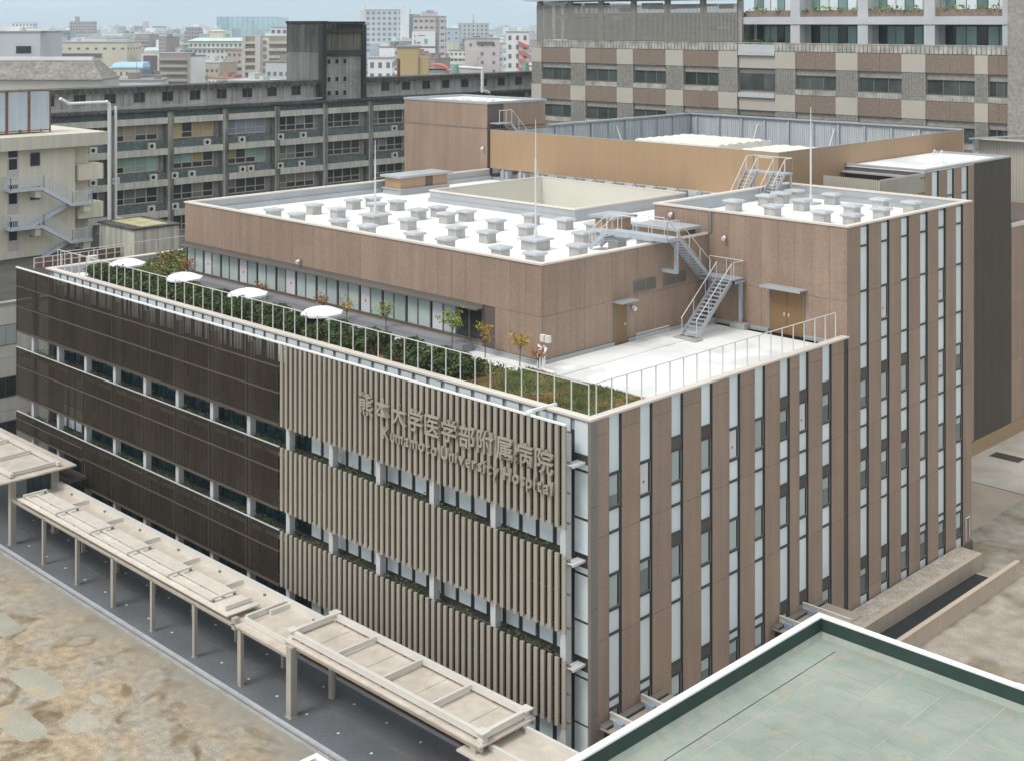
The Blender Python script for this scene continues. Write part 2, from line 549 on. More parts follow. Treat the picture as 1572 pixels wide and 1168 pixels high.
def strip(parent, y0, y1, segs, x=0.0, ztop=16.0, zbot=0.12, marks=()):
    """one storey-high window strip: reveals, transoms, then each pane, sash or spandrel as its own piece"""
    d = 0.16
    fr = MB()
    fr.box(x - d, x - 0.004, y0, y0 + 0.025, zbot, ztop - 0.11)
    fr.box(x - d, x - 0.004, y1 - 0.025, y1, zbot, ztop - 0.11)
    for za, zb, k in segs[:-1]:
        fr.box(x - d, x - d + 0.12, y0 + 0.025, y1 - 0.025, zb - 0.05, zb + 0.05)
    fr.box(x - d, x - 0.05, y0 + 0.025, y1 - 0.025, zbot - 0.08, zbot + 0.05)
    o = fr.build('window_strip', M['frame'], parent)
    for i, (za, zb, k) in enumerate(segs):
        za = min(za, ztop - 0.12)
        zt, zl = za - 0.05, zb + 0.05
        if k == 'p':
            piece('pane', M['pane'], o, x - d, x - d + 0.04, y0 + 0.06, y1 - 0.06, zl, zt)
        elif k == 'd':
            piece('spandrel', M['spandrel'], o, x - d, x - d + 0.10, y0 + 0.03, y1 - 0.03, zl, zt)
        else:
            mm = M['pane_white'] if (i in marks or k == 'w') else M['pane_sash']
            ya_, yb_, za_, zb_ = y0 + 0.10, y1 - 0.22, zl + 0.06, zt - 0.03
            if mm is M['pane_sash'] and (random.random() < 0.22 or za < 3):
                zc_ = za_ + (zb_ - za_) * random.choice((0.35, 0.6, 0.75))
                piece('sash_pane', M['sash_dark'], o, x - d, x - d + 0.06, ya_, yb_, za_, zc_)
                piece('sash_blind', mm, o, x - d, x - d + 0.06, ya_, yb_, zc_, zb_)
            else:
                piece('sash_pane', mm, o, x - d, x - d + 0.06, ya_, yb_, za_, zb_)
            piece('sash_slit', M['darkglass'], o, x - d, x - d + 0.045, y1 - 0.22, y1 - 0.10, zl + 0.06, zt - 0.03)
            f = MB()
            f.box(x - d, x - d + 0.09, y0 + 0.03, y0 + 0.10, zl, zt)
            f.box(x - d, x - d + 0.09, y1 - 0.10, y1 - 0.03, zl, zt)
            f.box(x - d, x - d + 0.085, y0 + 0.10, y1 - 0.10, zl, zl + 0.06)
            f.box(x - d, x - d + 0.085, y0 + 0.10, y1 - 0.10, zt - 0.03, zt)
            f.build('sash_frame', M['frame_mid'], o)
            if i in marks or k == 'w':
                zc, yc = zl + 0.55, (y0 + y1) / 2 - 0.08
                MB().face((x - d + 0.066, yc - 0.09, zc + 0.09), (x - d + 0.066, yc, zc - 0.09), (x - d + 0.066, yc + 0.09, zc + 0.09)).build('access_mark', M['red'], o)
    return o


def pier(parent, y0, y1, zs, x=0.0):
    box(x - 0.16, x - 0.035, y0 + 0.005, y1 - 0.005, zs[0], zs[-1]).build('pier', M['panel_dark'], parent)
    for a_, b_ in zip(zs[:-1], zs[1:]):
        piece('wall_panel', M['panel'], parent, x - 0.034, x, y0, y1, a_ + 0.008, b_ - 0.008)


ST = [(1.22, 2.12, 'A'), (3.40, 4.32, 'A'), (5.72, 6.64, 'B'), (8.04, 8.98, 'B'), (10.36, 11.30, 'A'), (12.56, 13.50, 'A'), (14.84, 15.78, 'B'),
      (16.68, 17.58, 'B'), (18.94, 19.90, 'B')]
ZJ = [0.05, 1.5, 6.09, 10.66, 15.2, 15.88]
prev = 0.46
for i, (y0, y1, k) in enumerate(ST):
    pier(H, prev, y0, ZJ)
    strip(H, y0, y1, A_SEG if k == 'A' else B_SEG, marks={1: (1,), 4: (1,), 7: (2,)}.get(i, ()))
    prev = y1
pier(H, prev, 21.15, ZJ)
# corner trim at the louvre corner
ct = MB()
for za, zb in ((0.0, 3.0), (3.02, 7.6), (7.62, 12.1), (12.12, 15.88)):
    ct.box(-0.16, 0.012, -0.015, 0.45, za, zb)
ct.build('corner_trim', M['frame_mid'], H)

# ---- front facade: glazing behind the louvres
GZ = [(14.36, 15.82), (13.68, 13.94), (11.56, 13.58), (9.97, 11.46), (9.12, 9.38), (7.02, 9.03), (5.42, 6.93), (4.55, 4.82), (2.47, 4.47), (0.14, 2.40)]
cw = MB()
for za, zb in GZ:
    cw.box(-51.05, -0.17, 0.03, 0.13, zb, zb + 0.07)
for zc in (13.95, 9.4, 4.84):
    cw.box(-51.05, -0.17, 0.0, 0.13, zc + 0.05, zc + 0.40)
CW = cw.build('curtain_wall', M['frame'], H)
for i in range(47):
    xa = -0.19 - i * 1.07 - 0.80
    for j, (za, zb) in enumerate(GZ):
        light = j == 0 or i < 19 or (i in (43, 44, 45) and j in (5, 6))
        if j in (1, 4, 7) and not i < 19:
            continue
        piece('pane', M['pane'] if light else M['teal'], CW, xa, xa + (0.80 if light else 0.93), 0.05, 0.10, za, zb)
# ledges with planting, brackets
for zl in (9.72, 5.15):
    piece('ledge', M['flashing'], H, -53.6, -0.75, -0.72, -0.02, zl - 0.22, zl - 0.06)
    trough = MB()
    trough.box(-53.4, -0.95, -0.62, -0.2, zl - 0.06, zl + 0.03)
    trough.build('planter', plain('dark_soil', (0.035, 0.03, 0.02), 0.95), H)
    pts = []
    for k in range(7500):
        x = random.uniform(-53.2, -1.2)
        if math.sin(x * 2.3) + math.sin(x * 0.9 + zl) + random.gauss(0, 0.6) > -0.6:
            pts.append((x, random.uniform(-0.60, -0.34), zl + 0.06 + abs(random.gauss(0, 0.19))))
    o = leaves(MB(), pts, 0.045).build('ledge_planting', M['leaf'], H)
    o['kind'] = 'stuff'
CX = [-51.84, -48.03, -44.15, -40.3, -36.5, -32.7, -28.9, -25.11, -21.36, -17.54, -13.65, -9.6, -5.36, -0.98]
for x in CX:
    piece('column', M['wardpale'], H, x - 0.16, x + 0.16, -0.74, -0.36, 0, 15.3)
ROWS = [(11.26, 15.74), (6.67, 10.10), (2.52, 5.53)]
# beige louvre slats, each its own piece
NS = 50
for zi, (za, zb) in enumerate(ROWS):
    sm = MB()
    sm.prism([(-0.112, -0.045), (-0.10, -0.06), (0.10, -0.06), (0.112, -0.045), (0.112, 0.05), (-0.112, 0.05)], 0, zb - za)
    sme = sm.mesh('louvre_slat', M['louvre'])
    for k in range(NS):
        x = -21.68 + k * (20.93 / (NS - 1))
        link('louvre_slat', sme, H, (x, -0.9, za))
    rail = MB()
    n = 4 if zi == 0 else 3
    for q in range(n):
        z = za + 0.25 + (zb - za - 0.5) * q / (n - 1)
        rail.box(-21.8, -0.62, -0.79, -0.74, z - 0.035, z + 0.035)
        rail.box(-0.64, -0.54, -0.80, -0.72, z - 0.05, z + 0.05)
    rail.build('louvre_rail', M['frame_mid'], H)
    for ea, eb in zip(CX[8:13], CX[9:14]):
        bk = MB()
        n = int(round((min(eb, -0.66) - ea) / 0.125))
        for k in range(n):
            x = ea + (min(eb, -0.66) - ea) * k / n
            bk.box(x, x + 0.112, -0.79, -0.775, za + 0.05, zb - 0.05)
        bk.build('gap_darkening_fins', M['darkscreen'], H)  # dark fins added behind the slats to keep their gaps dark
piece('louvre_cap', M['white'], H, -53.98, -0.62, -0.99, -0.86, 15.78, 15.86)
# maintenance gratings at the corner
for z in (14.05, 9.75, 5.18):
    gr = MB()
    for k in range(9):
        gr.box(-0.72, -0.30, -0.84 + k * 0.095, -0.80 + k * 0.095, z, z + 0.04)
    gr.box(-0.75, -0.70, -0.86, -0.03, z - 0.06, z + 0.05)
    gr.box(-0.32, -0.27, -0.86, -0.03, z - 0.06, z + 0.05)
    gr.build('grating', M['steel'], H)
arm = MB().bar((-2.9, -0.98, 15.95), (-2.5, 0.5, 16.08), 0.12, 0.12)
arm.box(-3.0, -2.75, -1.05, -0.75, 15.86, 15.98)
arm.build('davit_arm', M['white'], H)
# dark bronze screens: one panel to each bay, fine fins with rails behind
edges = [-53.95] + [x for x in CX[1:8]] + [-21.9]
for zi, (za, zb) in enumerate(ROWS):
    for ea, eb in zip(edges[:-1], edges[1:]):
        z0 = 4.2 if (zi == 2 and eb < -43) else za
        fm = MB()
        n = max(1, int(round((eb - ea) / 0.15)))
        for k in range(n):
            x = ea + 0.02 + (eb - ea - 0.04) * k / n
            fm.box(x, x + 0.106, -0.955, -0.943, z0, zb)
        sp = fm.build('screen_panel', M['darkscreen'], H)
        rl = MB()
        for f in ((0.02, 0.40, 0.72) if zi == 0 else (0.02, 0.62)):
            z = z0 + (zb - z0) * f
            rl.box(ea, eb, -0.972, -0.957, z - 0.04, z + 0.04)
            rl.box(ea, eb, -0.93, -0.85, z - 0.07, z + 0.07)
        rl.box(ea, eb, -0.99, -0.90, z0 - 0.03, z0 + 0.02)
        if zi:
            piece('top_rim', M['wardpale'], sp, ea, eb - 0.006, -0.96, -0.86, zb + 0.002, zb + 0.035)
        for xx in (ea, (ea + eb) / 2):
            rl.box(xx - 0.07, xx + 0.07, -0.93, -0.85, z0, zb)
        rl.build('screen_rail', M['screenrail'], sp)
# lettering on the louvres
def letters(text, x0, x1, z, size, depth=0.06, squeeze=1.0):
    cu = bpy.data.curves.new('letter', 'FONT')
    cu.size = size
    cu.extrude = depth
    cu.offset = size * 0.012
    n = len(text)
    objs = []
    tot = 0
    widths = []
    dg = None
    for ch in text:
        cu.body = ch if ch != ' ' else 'i'
        t = bpy.data.objects.new('tmp', cu)
        col.objects.link(t)
        dg = bpy.context.evaluated_depsgraph_get()
        dg.update()
        me = bpy.data.meshes.new_from_object(t.evaluated_get(dg))
        xs = [v.co.x for v in me.vertices] or [0, size * 0.3]
        widths.append((me, min(xs), max(xs)))
        bpy.data.objects.remove(t)
    sp = size * 0.16
    tot = sum((b - a_) for m_, a_, b in widths) + sp * (n - 1)
    k = (x1 - x0) / tot
    x = x0
    for ch, (me, a_, b) in zip(text, widths):
        if ch != ' ':
            me.transform(Matrix.Translation((-a_, 0, 0)))
            me.transform(Matrix.Diagonal((k, 1, 1, 1)))
            me.transform(Matrix.Rotation(R(90), 4, 'X'))
            me.materials.clear()
            me.materials.append(M['louvre'])
            link('letter', me, H, (x, -1.06, z))
        x += ((b - a_) + sp) * k


letters('熊本大学医学部附属病院', -14.75, -1.28, 13.58, 1.15)
letters('Kumamoto University Hospital', -12.85, -1.3, 12.62, 0.82)

# ---- penthouse
PX0, PX1, PY0, PY1 = -44.3, -9.5, 6.93, 36.9
CXA, CXB, CYA, CYB = -36.9, -22.4, 23.9, 36.0
pc = MB()
pc.box(PX0 + 0.05, PX1 - 0.05, PY0 + 0.05, 21.6, 15.4, 19.7)
pc.box(PX0 + 0.05, CXA, 21.6, PY1, 15.4, 19.7)
pc.box(CXB, -13.8, 21.6, PY1, 15.4, 19.7)
pc.box(CXA, CXB, 21.6, CYA, 15.4, 19.7)
pc.box(CXA, CXB, CYB, PY1, 15.4, 19.7)
pc.build('penthouse_wall', M['panel_dark'], H)
rf = MB()
rf.box(PX0 + 0.3, PX1 - 0.3, PY0 + 0.3, 21.6, 19.7, 19.76)
rf.box(PX0 + 0.3, CXA, 21.6, PY1, 19.7, 19.76)
rf.box(CXB, -13.8, 21.6, PY1, 19.7, 19.76)
rf.box(CXA, CXB, 21.6, CYA, 19.7, 19.76)
rf.box(CXA, CXB, CYB, PY1, 19.7, 19.76)
rf.build('penthouse_roof', M['membrane'], H)
# wall panels
n = 30
pw = (PX1 - PX0) / n
for k in range(n):
    piece('wall_panel', M['panel'], H, PX0 + k * pw + 0.006, PX0 + (k + 1) * pw - 0.006, PY0, PY0 + 0.05, 17.9, 20.60)
for k in range(n):
    x = PX0 + k * pw
    if x > -14.0:
        piece('wall_panel', M['panel'], H, x + 0.006, x + pw - 0.006, PY0, PY0 + 0.05, 15.62, 17.885)
n = 13
pd = (21.6 - PY0 - 0.05) / n
for k in range(n):
    y = PY0 + 0.052 + k * pd
    for za, zb in ((15.62, 17.885), (17.9, 20.60)):
        piece('wall_panel', M['panel'], H, PX1 - 0.05, PX1, y + 0.006, y + pd - 0.006, za, zb)
for k in range(27):
    y = PY0 + 0.052 + k * 1.108
    piece('wall_panel', M['panel'], H, PX0, PX0 + 0.05, y + 0.006, y + 1.096, 15.6, 20.60)
# coping, inner parapet
cp = MB()
cp.box(PX0 - 0.06, PX1 + 0.06, PY0 - 0.06, PY0 + 0.36, 20.60, 20.70)
cp.box(PX1 - 0.36, PX1 + 0.06, PY0 + 0.36, 21.62, 20.60, 20.70)
cp.box(PX0 - 0.06, PX0 + 0.36, PY0 + 0.36, PY1, 20.60, 20.70)
cp.build('penthouse_coping', M['coping'], H)
ip = MB()
for x0, x1, y0, y1 in ((PX0 + 0.05, PX1 - 0.05, PY0 + 0.05, PY0 + 0.30), (PX1 - 0.30, PX1 - 0.05, PY0 + 0.3, 21.6), (PX0 + 0.05, PX0 + 0.30, PY0 + 0.3, PY1)):
    ip.box(x0, x1, y0, y1, 19.7, 20.60)
ip.box(PX0 + 0.3, PX0 + 0.55, PY0 + 0.55, PY1, 19.76, 20.1)
ip.box(PX0 + 0.3, PX1 - 0.3, PY0 + 0.3, PY0 + 0.55, 19.76, 20.1)
ip.build('parapet_upstand', M['flashing'], H)
# base flashing
bf = MB()
bf.box(PX0, PX1 + 0.14, PY0 - 0.14, PY0 + 0.0, 15.4, 15.60)
bf.box(PX1, PX1 + 0.14, PY0, 12.7, 15.4, 15.60)
bf.box(PX1, PX1 + 0.14, 13.95, 21.6, 15.4, 15.60)
bf.box(PX0, PX1 + 0.34, PY0 - 0.34, PY0 - 0.14, 15.4, 15.48)
bf.build('base_flashing', M['flashing'], H)
# ribbon window
WX0, WX1 = -44.06, -13.92
rib = MB()
rib.box(WX0, WX1, PY0 - 0.02, PY0 + 0.05, 17.56, 17.885)
rib.box(WX0, WX1 + 0.0, PY0 - 0.55, PY0 - 0.02, 17.64, 17.72)
rib.box(WX0, WX1, PY0 - 0.05, PY0 + 0.05, 15.86, 15.95)
n = 28
wp = (WX1 - WX0) / n
for k in range(n + 1):
    rib.box(WX0 + k * wp - 0.05, WX0 + k * wp + 0.05, PY0 - 0.03, PY0 + 0.05, 15.95, 17.56)
RB = rib.build('ribbon_window', plain('window_bronze', (0.15, 0.135, 0.12), 0.5), H)
for k in range(n):
    x = WX0 + k * wp + 0.05
    mark = k in (2, 11, 18, 24) or k == 6
    if k >= 26:
        piece('pane', M['darkglass'], RB, x, x + wp - 0.1, PY0, PY0 + 0.04, 15.95, 17.56)
    else:
        piece('pane', M['pane_white'] if mark else M['curtain'], RB, x + (0.0 if k % 2 else 0.12), x + wp - 0.1, PY0, PY0 + 0.04, 15.95, 17.56)
        if k % 2 == 0:
            piece('pane_gap', M['darkglass'], RB, x, x + 0.12, PY0 + 0.006, PY0 + 0.04, 15.95, 17.56)
    if mark:
        xc, zc = x + wp * 0.5, 16.6
        MB().face((xc - 0.10, PY0 - 0.006, zc + 0.09), (xc, PY0 - 0.006, zc - 0.10), (xc + 0.10, PY0 - 0.006, zc + 0.09)).build('access_mark', M['red'], RB)
piece('sill_wall', M['panel'], H, PX0, WX1, PY0, PY0 + 0.05, 15.60, 15.86)
# door, hood, louvres on the side wall
d = piece('door', M['ochre_door'], H, PX1, PX1 + 0.05, 12.85, 13.80, 15.42, 17.62)
piece('handle', M['steel'], d, PX1 + 0.05, PX1 + 0.10, 13.66, 13.72, 16.4, 16.55)
fr = MB()
fr.box(PX1, PX1 + 0.07, 12.77, 12.85, 15.42, 17.70)
fr.box(PX1, PX1 + 0.07, 13.80, 13.88, 15.42, 17.70)
fr.box(PX1, PX1 + 0.07, 12.85, 13.80, 17.62, 17.70)
fr.build('door_frame', M['frame_mid'], H)
piece('door_hood', M['flashing'], H, PX1, PX1 + 0.75, 12.6, 14.1, 17.80, 17.87)
for y0, y1 in ((14.5, 16.5), (17.2, 19.35)):
    lv = MB()
    for k in range(7):
        lv.box(PX1 + 0.005, PX1 + 0.06, y0 + 0.06, y1 - 0.06, 18.1 + k * 0.085, 18.145 + k * 0.085)
    lv.box(PX1, PX1 + 0.07, y0, y1, 18.05, 18.10)
    lv.box(PX1, PX1 + 0.07, y0, y1, 18.68, 18.74)
    for yy in (y0, (y0 + y1) / 2 - 0.03, y1 - 0.06):
        lv.box(PX1, PX1 + 0.07, yy, yy + 0.06, 18.10, 18.68)
    lv.build('wall_louvre', M['frame_mid'], H)
# courtyard well
yw = MB()
yw.box(CXA - 0.15, CXA, CYA - 0.15, CYB + 0.15, 19.76, 20.55)
yw.box(CXB, CXB + 0.15, CYA - 0.15, CYB + 0.15, 19.76, 20.55)
yw.box(CXA, CXB, CYA - 0.15, CYA, 19.76, 20.55)
yw.box(CXA, CXB, CYB, CYB + 0.15, 19.76, 20.55)
yw.box(CXA - 0.28, CXB + 0.28, CYA - 0.28, CYA - 0.15, 19.76, 20.05)
yw.build('well_upstand', M['flashing'], H)
yc = MB()
yc.box(CXA - 0.22, CXA + 0.04, CYA - 0.22, CYB + 0.22, 20.55, 20.66)
yc.box(CXB - 0.04, CXB + 0.22, CYA - 0.22, CYB + 0.22, 20.55, 20.66)
yc.box(CXA + 0.04, CXB - 0.04, CYA - 0.22, CYA + 0.04, 20.55, 20.66)
yc.box(CXA + 0.04, CXB - 0.04, CYB - 0.04, CYB + 0.22, 20.55, 20.66)
yc.build('well_coping', M['coping'], H)
yl = MB()
yl.box(CXA, CXA + 0.03, CYA, CYB, 6, 20.54)
yl.box(CXB - 0.03, CXB, CYA, CYB, 6, 20.54)
yl.box(CXA + 0.03, CXB - 0.03, CYB - 0.03, CYB, 6, 20.54)
yl.box(CXA + 0.03, CXB - 0.03, CYA, CYA + 0.03, 6, 20.54)
yl.box(CXA + 0.03, CXB - 0.03, CYA + 0.03, CYB - 0.03, 16.2, 16.3)  # raised pale floor, added to bounce light onto the well walls
yl.build('well_wall', M['creamwall'], H)

# ================================================================ taller block on the right
T = thing('tower_block', 'taller brown block with narrow window strips and a white vented roof, right of the terrace', 'building', (-7, 29, 0))
TY0, TY1, TX0 = 21.62, 36.6, -13.65
tcor = MB()
tcor.box(TX0 + 0.05, -0.165, TY0 + 0.05, TY1 - 0.02, 0, 21.15)
tcor.build('wall', M['frame'], T)
rfm = box(TX0 + 0.3, -0.3, TY0 + 0.3, TY1 - 0.3, 21.15, 21.22).build('roof', M['membrane'], T)
TS = [(22.93 + 2.312 * k, 23.88 + 2.318 * k) for k in range(6)]
ZT = [0.05, 1.5, 6.09, 10.66, 15.2, 18.2, 22.0]
prev = TY0 + 0.03
for i, (y0, y1) in enumerate(TS):
    pier(T, prev, y0, ZT)
    seg = (T_TOP2 if i in (1, 4) else T_TOP) + low(B_SEG if i < 3 else A_SEG, 15.25)
    strip(T, y0, y1, seg, ztop=22.0, marks={1: (5,), 4: (5,)}.get(i, ()))
    prev = y1
pier(T, prev, TY1, ZT)
n = 12
pd = (0.0 - 0.045 - TX0) / n
for k in range(n):
    x = TX0 + k * pd
    for za, zb in ((15.42, 17.885), (17.9, 22.0)):
        piece('wall_panel', M['panel'], T, x + 0.006, x + pd - 0.006, TY0, TY0 + 0.05, za, zb)
for k in range(13):
    y = TY0 + 0.052 + k * 1.148
    piece('wall_panel', M['panel'], T, TX0, TX0 + 0.05, y + 0.006, y + 1.14, 19.76, 22.0)
piece('back_wall', M['panel'], T, TX0 + 0.06, -0.02, TY1, TY1 + 0.05, 0, 22.0)
cp = MB()
cp.box(TX0 - 0.06, 0.06, TY0 - 0.06, TY0 + 0.34, 22.0, 22.10)
cp.box(TX0 - 0.06, 0.06, TY1 - 0.34, TY1 + 0.08, 22.0, 22.10)
cp.box(-0.34, 0.06, TY0 + 0.34, TY1 - 0.34, 22.0, 22.10)
cp.box(TX0 - 0.06, TX0 + 0.34, TY0 + 0.34, TY1 - 0.34, 22.0, 22.10)
cp.build('coping', M['coping'], T)
ip = MB()
ip.box(TX0 + 0.05, -0.18, TY0 + 0.05, TY0 + 0.3, 21.15, 22.0)
ip.box(TX0 + 0.05, -0.18, TY1 - 0.3, TY1 - 0.02, 21.15, 22.0)
ip.box(-0.50, -0.18, TY0 + 0.3, TY1 - 0.3, 21.15, 22.0)
ip.box(TX0 + 0.05, TX0 + 0.3, TY0 + 0.3, TY1 - 0.3, 21.15, 22.0)
ip.box(TX0 + 0.3, -0.5, TY1 - 0.5, TY1 - 0.3, 21.22, 21.5)
ip.build('parapet_upstand', M['flashing'], T)
piece('downpipe_cover', M['frame_mid'], T, -9.5, -9.22, TY0 - 0.09, TY0, 20.72, 22.0)
bf = MB()
bf.box(-9.36, -5.15, TY0 - 0.14, TY0, 15.4, 15.62)
bf.box(-2.7, -0.1, TY0 - 0.14, TY0, 15.4, 15.62)
bf.build('base_flashing', M['flashing'], T)
for x0, x1 in ((-5.02, -3.94), (-3.92, -2.84)):
    d = piece('door', M['ochre_door'], T, x0, x1, TY0 - 0.05, TY0, 15.45, 17.95)
    piece('handle', M['steel'], d, (x1 - 0.18 if x0 < -4.5 else x0 + 0.1), (x1 - 0.12 if x0 < -4.5 else x0 + 0.16), TY0 - 0.1, TY0 - 0.05, 16.5, 16.7)
fr = MB()
fr.box(-5.1, -5.02, TY0 - 0.07, TY0, 15.42, 18.03)
fr.box(-2.84, -2.76, TY0 - 0.07, TY0, 15.42, 18.03)
fr.box(-5.02, -2.84, TY0 - 0.07, TY0, 17.95, 18.03)
fr.build('door_frame', M['frame_mid'], T)
hd = MB()
hd.box(-5.25, -2.6, TY0 - 0.8, TY0, 18.14, 18.22)
hd.box(-5.28, -2.57, TY0 - 0.86, TY0 - 0.8, 18.10, 18.26)
hd.build('door_hood', M['flashing'], T)
# dark expansion joint
piece('joint_cover', M['frame'], T, -0.2, -0.06, 21.16, TY0 + 0.02, 0.0, 15.88)

# ================================================================ rear structures
# brown stair tower behind the penthouse
S = thing('stair_tower', 'plain brown stair tower with a flat roof at the left end of the ochre enclosure', 'building', (-50, 41, 0))
box(-55.4, -44.42, 37.06, 44.4, 0, 26.2).build('wall', M['panel_dark'], S)
for k in range(10):
    x = -55.4 + k * 1.1
    for za, zb in ((15.4, 19.9), (19.92, 24.1), (24.2, 26.25)):
        piece('wall_panel', M['panel'], S, x + 0.006, x + 1.094, 37.0, 37.06, za, zb)
for k in range(6):
    y = 37.9 + k * 1.08
    for za, zb in ((20.0, 24.1), (24.2, 26.25)):
        if not (k < 1 and za > 24):
            piece('wall_panel', M['panel'], S, -44.42, -44.36, y + 0.006, y + 1.074, za, zb)
cp = MB()
cp.box(-55.5, -44.3, 36.95, 37.35, 26.25, 26.45)
cp.box(-44.7, -44.3, 37.35, 44.5, 26.25, 26.45)
cp.box(-55.5, -55.1, 37.35, 44.5, 26.25, 26.45)
cp.box(-55.1, -44.7, 44.1, 44.5, 26.25, 26.45)
cp.build('coping', M['flashing'], S)
piece('band', M['frame_mid'], S, -55.42, -44.4, 36.97, 37.0, 24.1, 24.2)
box(-55.1, -44.7, 37.35, 44.1, 26.2, 26.26).build('roof', M['deck'], S)
clut = MB()
for k in range(9):
    x = -50.5 + k * 0.62
    clut.box(x, x + 0.45, 38.2 + (k % 3) * 0.5, 38.8 + (k % 3) * 0.5, 26.26, 26.45 + 0.12 * (k % 2))
    clut.tube((x, 38.0, 26.5), (x + 0.6, 38.1, 26.6), 0.05)
clut.build('roof_plant', M['white'], S)
# small landing and flight at its side
LS = thing('landing_stair', 'small steel landing and stair fixed to the side of the brown stair tower', 'stair', (-44, 38.5, 24.6))
lm = MB()
lm.box(-44.3, -43.2, 37.3, 38.9, 24.55, 24.65)
lm.build('landing', M['galv'], LS)
lm = MB()
for k in range(9):
    lm.box(-44.2, -43.3, 38.95 + k * 0.2, 39.15 + k * 0.2, 24.5 - k * 0.19, 24.53 - k * 0.19)
lm.build('tread', M['galv'], LS)
lm = MB()
for x in (-44.22, -43.28):
    lm.bar((x, 38.9, 24.5), (x, 40.8, 22.7), 0.06, 0.22)
lm.build('stringer', M['galv'], LS)
lm = MB()
lm.tube((-43.25, 37.35, 25.75), (-43.25, 38.9, 25.75), 0.03)
lm.tube((-43.25, 38.9, 25.75), (-43.25, 40.8, 23.95), 0.03)
for y, z in ((37.4, 24.6), (38.2, 24.6), (38.9, 24.6), (39.8, 23.7), (40.7, 22.9)):
    lm.tube((-43.25, y, z), (-43.25, y, z + 1.15), 0.025)
lm.build('handrail', M['steel'], LS)

# ochre equipment enclosure with grey ribbed lining
Q = thing('equipment_enclosure', 'long ochre clad enclosure with grey ribbed lining raised above the rear roof', 'enclosure', (-29, 50, 20))
EX0, EX1, EY0, EY1, EZ0, EZ1 = -44.3, -14.75, 37.2, 66.0, 20.72, 24.05
for k in range(8):
    x = EX0 + 0.1 + k * ((EX1 - EX0 - 0.1) / 8)
    piece('front_panel', M['ochre'], Q, x + 0.002, x + (EX1 - EX0 - 0.1) / 8 - 0.002, EY0, EY0 + 0.09, EZ0, EZ1)
for k in range(8):
    y = EY0 + 0.1 + k * ((EY1 - EY0 - 0.1) / 8)
    piece('side_panel', M['ochre'], Q, EX1 - 0.09, EX1, y + 0.002, y + (EY1 - EY0 - 0.1) / 8 - 0.002, EZ0, EZ1)
piece('back_panel', M['ribgrey'], Q, EX0, EX1, EY1, EY1 + 0.09, EZ0, EZ1)
piece('left_panel', M['ribgrey'], Q, EX0 - 0.09, EX0, 44.45, EY1, EZ0, EZ1)
lin = MB()
x = EX0 + 0.1
while x < EX1 - 0.2:
    lin.box(x, x + 0.12, EY1 - 0.14, EY1 - 0.02, EZ0 - 0.5, EZ1 - 0.25)
    x += 0.24
lin.box(EX0 + 0.02, EX1 - 0.12, EY1 - 0.09, EY1 - 0.005, EZ0 - 0.5, EZ1 - 0.25)
y = EY0 + 0.3
while y < EY1 - 0.3:
    lin.box(EX0 + 0.02, EX0 + 0.14, y, y + 0.12, EZ0 - 0.5, EZ1 - 0.25)
    y += 0.24
lin.box(EX0 + 0.005, EX0 + 0.09, EY0 + 0.3, EY1 - 0.1, EZ0 - 0.5, EZ1 - 0.25)
ln = lin.build('ribbed_lining', M['ribgrey'], Q)
for k in range(9):
    y = EY0 + 8.2 + k * 2.5
    piece('post', M['galv'], Q, EX0 + 0.15, EX0 + 0.33, y, y + 0.18, EZ0 - 0.5, EZ1 - 0.2)
for k in range(11):
    x = EX0 + 1.0 + k * 2.72
    piece('post', M['galv'], Q, x, x + 0.18, EY1 - 0.34, EY1 - 0.16, EZ0 - 0.5, EZ1 - 0.2)
tr = MB()
tr.box(EX0 - 0.1, EX1 + 0.02, EY1 - 0.36, EY1 + 0.1, EZ1 - 0.02, EZ1 + 0.10)
tr.box(EX0 - 0.1, EX0 + 0.36, 44.5, EY1 - 0.36, EZ1 - 0.02, EZ1 + 0.10)
tr.box(EX0 + 0.1, EX1 + 0.015, EY0 - 0.015, EY0 + 0.1, EZ1, EZ1 + 0.03)
tr.box(EX1 - 0.1, EX1 + 0.015, EY0 + 0.1, EY1 - 0.36, EZ1, EZ1 + 0.03)
tr.build('top_rail', M['galv'], Q)
rb = MB()
rb.box(EX0, EX1, 37.05, EY1, 15.0, 19.9)
rb.build('floor_slab', M['flashing'], Q)
for k in range(14):
    x = EX0 + 1.2 + k * 2.1
    piece('foot', M['flashing'], Q, x, x + 0.9, EY0 + 0.15, EY0 + 0.7, 19.9, 20.55)
    piece('strut', M['galv'], Q, x + 0.3, x + 0.5, EY0 + 0.02, EY0 + 0.09, 19.9, EZ0)
br = MB()
for x in (EX0 + 8.5, EX0 + 17.0, EX0 + 25):
    br.bar((x, EY1 - 0.3, EZ1 - 0.6), (x - 0.1, EY1 - 1.5, EZ0), 0.1, 0.1)
br.bar((EX0 + 0.3, 54, EZ1 - 0.6), (EX0 + 1.5, 54, EZ0), 0.1, 0.1)
br.build('brace', M['steel'], Q)
